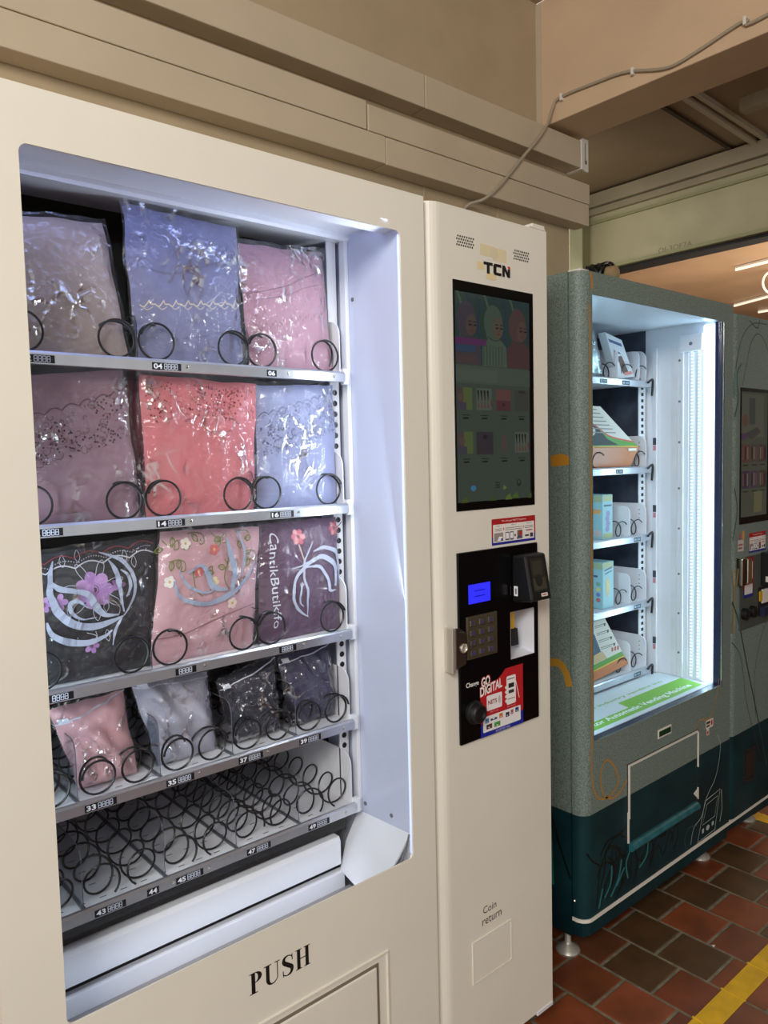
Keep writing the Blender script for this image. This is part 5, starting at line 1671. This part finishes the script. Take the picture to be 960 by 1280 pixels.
# two blue cartons
for k, (z, zt, lb, dk) in enumerate(((1.1405, 1.290, 'light blue carton with an orange picture on the third tray of the green machine', (214, 166, 110)), (.9055, 1.064, 'light blue carton with round coloured pictures on the fourth tray of the green machine', (120, 140, 190)))):
    m = mat('blue_carton', (150, 196, 206), .4)
    t, o = carton('drink_carton', lb, 'carton', [(1.123, z), (1.182 + .005 * k, z), (1.182 + .005 * k, zt), (1.123, zt)], .340, .43, m, 'blue cartons in the green machine')
    sh = Sheet(front(.340))
    sh.rect((176, 190, 150), 1.125, 1.180, zt - .022, zt - .002)
    if k == 0:
        for i in range(4):
            sh.ell((150, 150, 190), 1.150 + .004 * (i % 2), z + .035 + i * .017, .012, .010)
        sh.rect((90, 110, 130), 1.13, 1.175, z + .11, z + .116).rect((170, 180, 130), 1.126, 1.18, z + .004, z + .02)
    else:
        sh.ell((220, 206, 150), 1.152, z + .075, .011, .03).rect((220, 206, 150), 1.146, 1.158, z + .04, z + .08).line((90, 110, 140), [(1.132, z + .13), (1.178, z + .138)], .005).line((90, 110, 140), [(1.135, z + .118), (1.175, z + .126)], .004)
    sh.build('carton_print', PRINT, o)
    sh = Sheet(lambda a, q, o: (1.123 - o, a, q))
    sh.rect((160, 180, 150), .342, .428, zt - .024, zt - .002)
    if k == 0:
        sh.poly(dk, [(.345, zt - .05), (.425, zt - .046), (.425, zt - .068), (.35, zt - .064)]).rect((224, 214, 160), .39, .425, z + .02, z + .06).rect((200, 190, 190), .345, .375, z + .01, z + .03)
    else:
        for i in range(4):
            for j in range(2):
                sh.ell(((190, 110, 110), (110, 130, 190), (214, 200, 130), (120, 170, 150))[(i + j) % 4], .358 + j * .03, z + .03 + i * .018, .009, .007, 10)
        sh.rect((80, 100, 120), .36, .42, zt - .052, zt - .045)
    sh.build('carton_side_print', PRINT, o)
t, o = carton('ready_meal_box', 'tilted white and orange box with printed instructions on the lowest tray of the green machine', 'food box', [(1.02, .6655), (1.282, .690), (1.138, .874), (1.0, .874)], .342, .372, mat('card_white', (206, 204, 196), .5))
sh = Sheet(front(.342))
sh.poly((190, 120, 80), [(1.02, .666), (1.282, .690), (1.255, .722), (1.02, .700)]).poly((96, 150, 70), [(1.02, .702), (1.254, .724), (1.238, .742), (1.02, .722)]).line((220, 190, 60), [(1.02, .701), (1.254, .723)], .004)
sh.poly((70, 84, 106), [(1.02, .75), (1.115, .76), (1.075, .83), (1.0, .85)]).poly((196, 170, 130), [(1.02, .725), (1.15, .735), (1.12, .765), (1.02, .75)])
for i in range(4):
    z = .855 - i * .026
    sh.line((110, 110, 110), [(1.075 + .012 * i, z), (1.135 + .017 * i, z + .001)], .0025)
    sh.line((110, 110, 110), [(1.075 + .012 * i, z - .006), (1.125 + .017 * i, z - .005)], .002)
    sh.ell((70, 70, 74), 1.135 + .019 * i, z - .002, .006, .006, 8)
for i in range(3):
    sh.rect((170, 90, 80), 1.175 + .017 * i, 1.186 + .017 * i, .752, .766)
sh.build('box_print', PRINT, o)

# ---- payment column of the green machine
cx0, cx1 = 1.504, 1.890
b = MB().prism([(cx1, GY + .05), (cx1, .80), (cx0, .80), (cx0, GY + .05)], 'z', .085, 1.885)
b.build('column_cabinet', WRAP, G)
pr = [(cx1, GY + .05), (cx1, GY), (cx0 + .034, GY)] + [(cx0 + .034 - .034 * math.sin(PI / 2 * i / n), GY + .03 - .03 * math.cos(PI / 2 * i / n)) for i in range(1, n + 1)] + [(cx0, GY + .05)]
MB().prism(pr, 'z', .125, 1.885).build('column_door', WRAP, G, smooth=True)
MB().prism([(cx1, GY + .004), (cx1, GY + .05), (cx0, GY + .05), (cx0, GY + .02)], 'z', .085, .1245).build('column_plinth', WRAP, G)
MB().box(cx0 - .004, cx1, GY - .003, GY + .01, .126, .134).build('white_trim', CLIPM, G)
MB().plate_hole((1.556, 1.792, 1.172, 1.640), (1.562, 1.772, 1.195, 1.628), GY - .003, GY + .001, .001).build('screen_bezel', GLOSSBLACK, G)
sh = Sheet(front(GY))
x0, x1, z0, z1 = 1.561, 1.773, 1.194, 1.629
Wd, H = x1 - x0, z1 - z0
U = lambda a: x0 + a * Wd
V = lambda a: z0 + a * H
sh.rect((52, 56, 48), x0, x1, z0, z1)
sh.rect((62, 64, 56), U(.02), U(.85), V(.64), V(.98)).rect((44, 50, 48), U(.3), U(.52), V(.74), V(.95)).ell((66, 52, 44), U(.16), V(.77), Wd * .12, H * .05).poly((46, 46, 46), [(U(.1), V(.66)), (U(.6), V(.72)), (U(.75), V(.68)), (U(.4), V(.62))])
sh.rect((54, 40, 58), U(.02), U(.2), V(.62), V(.67))
for r in range(2):
    for c in range(3):
        a, q = .04 + c * .32, .44 - r * .21
        sh.rect(((66, 40, 38), (50, 46, 44), (46, 40, 40), (40, 34, 48), (48, 40, 54), (40, 38, 34))[r * 3 + c], U(a), U(a + .29), V(q), V(q + .14))
        for k in range(3):
            sh.rect(((74, 50, 50), (30, 26, 30), (84, 72, 60))[(k + c) % 3], U(a + .03 + k * .08), U(a + .08 + k * .08), V(q + .02), V(q + .12))
        sh.rect((24, 26, 24), U(a + .05), U(a + .24), V(q - .03), V(q - .02))
sh.rect((72, 72, 52), U(.5), U(.8), V(.03), V(.2))
sh.build('screen_picture', SCREEN, G, 'dim shop page of boxed products')
sh = Sheet(front(GY))
sh.rect((206, 190, 186), 1.548, 1.592, 1.078, 1.118).rect((160, 90, 90), 1.552, 1.585, 1.098, 1.104).rect((120, 90, 90), 1.552, 1.580, 1.086, 1.092).ell((206, 150, 90), 1.588, 1.132, .010, .018).poly((190, 80, 80), [(1.553, 1.125), (1.562, 1.148), (1.571, 1.125)])
sh.build('hand_sticker', PRINT, G, 'white and pink hand sticker')
sh = Sheet(front(GY))
nets_sticker(sh, 1.632, 1.770, 1.065, 1.135)
sh.build('payment_sticker', PRINT, G, 'red, white and blue payment steps sticker')
cpg = MB().prism(rrect(1.560, 1.86, .80, 1.055, .005), 'y', GY - .004, GY + .001).build('control_panel', mat('grey_green_panel', (74, 80, 74), .5), G)
sh = Sheet(front(GY - .004))
sh.rect((150, 32, 36), 1.585, 1.662, .91, 1.052).rect((30, 44, 130), 1.585, 1.662, .91, .938).rect((220, 214, 214), 1.593, 1.655, .922, .956).rect((226, 216, 214), 1.60, 1.625, .985, 1.015).rect((226, 216, 214), 1.635, 1.655, .975, 1.035)
sh.build('payment_sticker', PRINT, cpg, 'small red and blue payment sticker')
lk = MB().box(1.532, 1.560, GY - .024, GY - .0002, .962, 1.058).build('door_lock', CHROME, G, bevel=.003)
MB().prism([(1.576, GY - .004), (1.576, GY - .022), (1.594, GY - .03), (1.598, GY - .004)], 'z', .966, 1.052).build('lock_handle', CHROME, lk, bevel=.002)
for x in (1.585, 1.645):
    MB().lathe([(.020, GY - .004), (.020, GY - .02), (.015, GY - .023)], (x, 0, .858), 'y', 18).build('knob', MATTEBLACK, G, smooth=True)
MB().hexa([(1.72, GY - .003, .94), (1.81, GY - .003, .94), (1.80, GY - .06, .945), (1.72, GY - .06, .945)], [(1.72, GY - .003, 1.06), (1.81, GY - .003, 1.06), (1.80, GY - .05, 1.06), (1.72, GY - .05, 1.06)]).build('card_reader', MATTEBLACK, G, bevel=.004)
sh = Sheet(lambda a, q, o: (1.72 - o, a, q))
sh.rect((222, 216, 206), GY - .035, GY - .022, .955, .975)
sh.build('reader_label', PRINT, G, 'small white label')
MB().box(1.702, 1.80, GY - .006, GY - .0035, .83, .935).build('note_recess', MATTEBLACK, G)
MB().box(1.725, 1.80, GY - .010, GY - .006, .875, .925).build('note_guide', CLIPM, G)
MB().box(1.705, 1.724, GY - .010, GY - .006, .885, .92).build('note_mouth', mat('note_yellow', (210, 160, 30), .5), G)
MB().box(1.715, 1.80, GY - .022, GY - .006, .832, .862).build('note_tray', mat('navy_plastic', (34, 40, 66), .5), G)
MB().plate_hole((1.607, 1.697, .238, .358), (1.618, 1.686, .250, .346), GY - .006, GY + .001, .003).build('coin_frame', RUBBER, G)
MB().box(1.617, 1.687, GY - .002, GY + .001, .249, .347).build('coin_flap', mat('dark_brown', (44, 38, 34), .4), G)
sh = Sheet(front(GY))
DL = (44, 66, 60)
for L_, q in (([(1.57, 1.645), (1.60, 1.72), (1.63, 1.79), (1.68, 1.83), (1.74, 1.81), (1.80, 1.74)], .004), ([(1.52, 1.70), (1.56, 1.80), (1.64, 1.86), (1.76, 1.87)], .004), ([(1.62, 1.87), (1.68, 1.85), (1.70, 1.88)], .005), ([(1.515, 1.54), (1.54, 1.60), (1.53, 1.68), (1.56, 1.72)], .006),
             ([(1.51, .91), (1.56, .83), (1.63, .66), (1.72, .45), (1.80, .25)], .007), ([(1.51, .77), (1.58, .70), (1.62, .55), (1.68, .42), (1.75, .30)], .003), ([(1.70, .46), (1.69, .62), (1.74, .75), (1.82, .84)], .003), ([(1.52, 1.30), (1.54, 1.22), (1.51, 1.12)], .004)):
    sh.line(DL, spline(L_, 6), q)
sh.build('wrap_drawing', PRINT, G, 'dark line drawing of a veiled figure')
sh = Sheet(front(GY))
sh.poly((96, 132, 126), [(1.512, 1.60), (1.545, 1.66), (1.53, 1.70), (1.512, 1.66)])
sh.build('brush_stroke', PRINT, G, 'pale teal brush stroke')
sh = Sheet(front(GY))
sh.line((160, 128, 70), spline([(1.512, 1.02), (1.525, .94), (1.52, .86), (1.515, .80)], 6), .010)
sh.build('brush_stroke', PRINT, G, 'ochre brush stroke')
for (x, y) in ((.6787, .1668), (1.44, .16), (1.835, .175), (.69, .76), (1.82, .76)):
    MB().lathe([(.033, .0005), (.035, .006), (.030, .014), (.013, .024), (.009, .030), (.009, .085)], (x, y, 0), 'z', 20).build('foot', mat('zinc', (190, 186, 176), .4, .5), G, smooth=True)
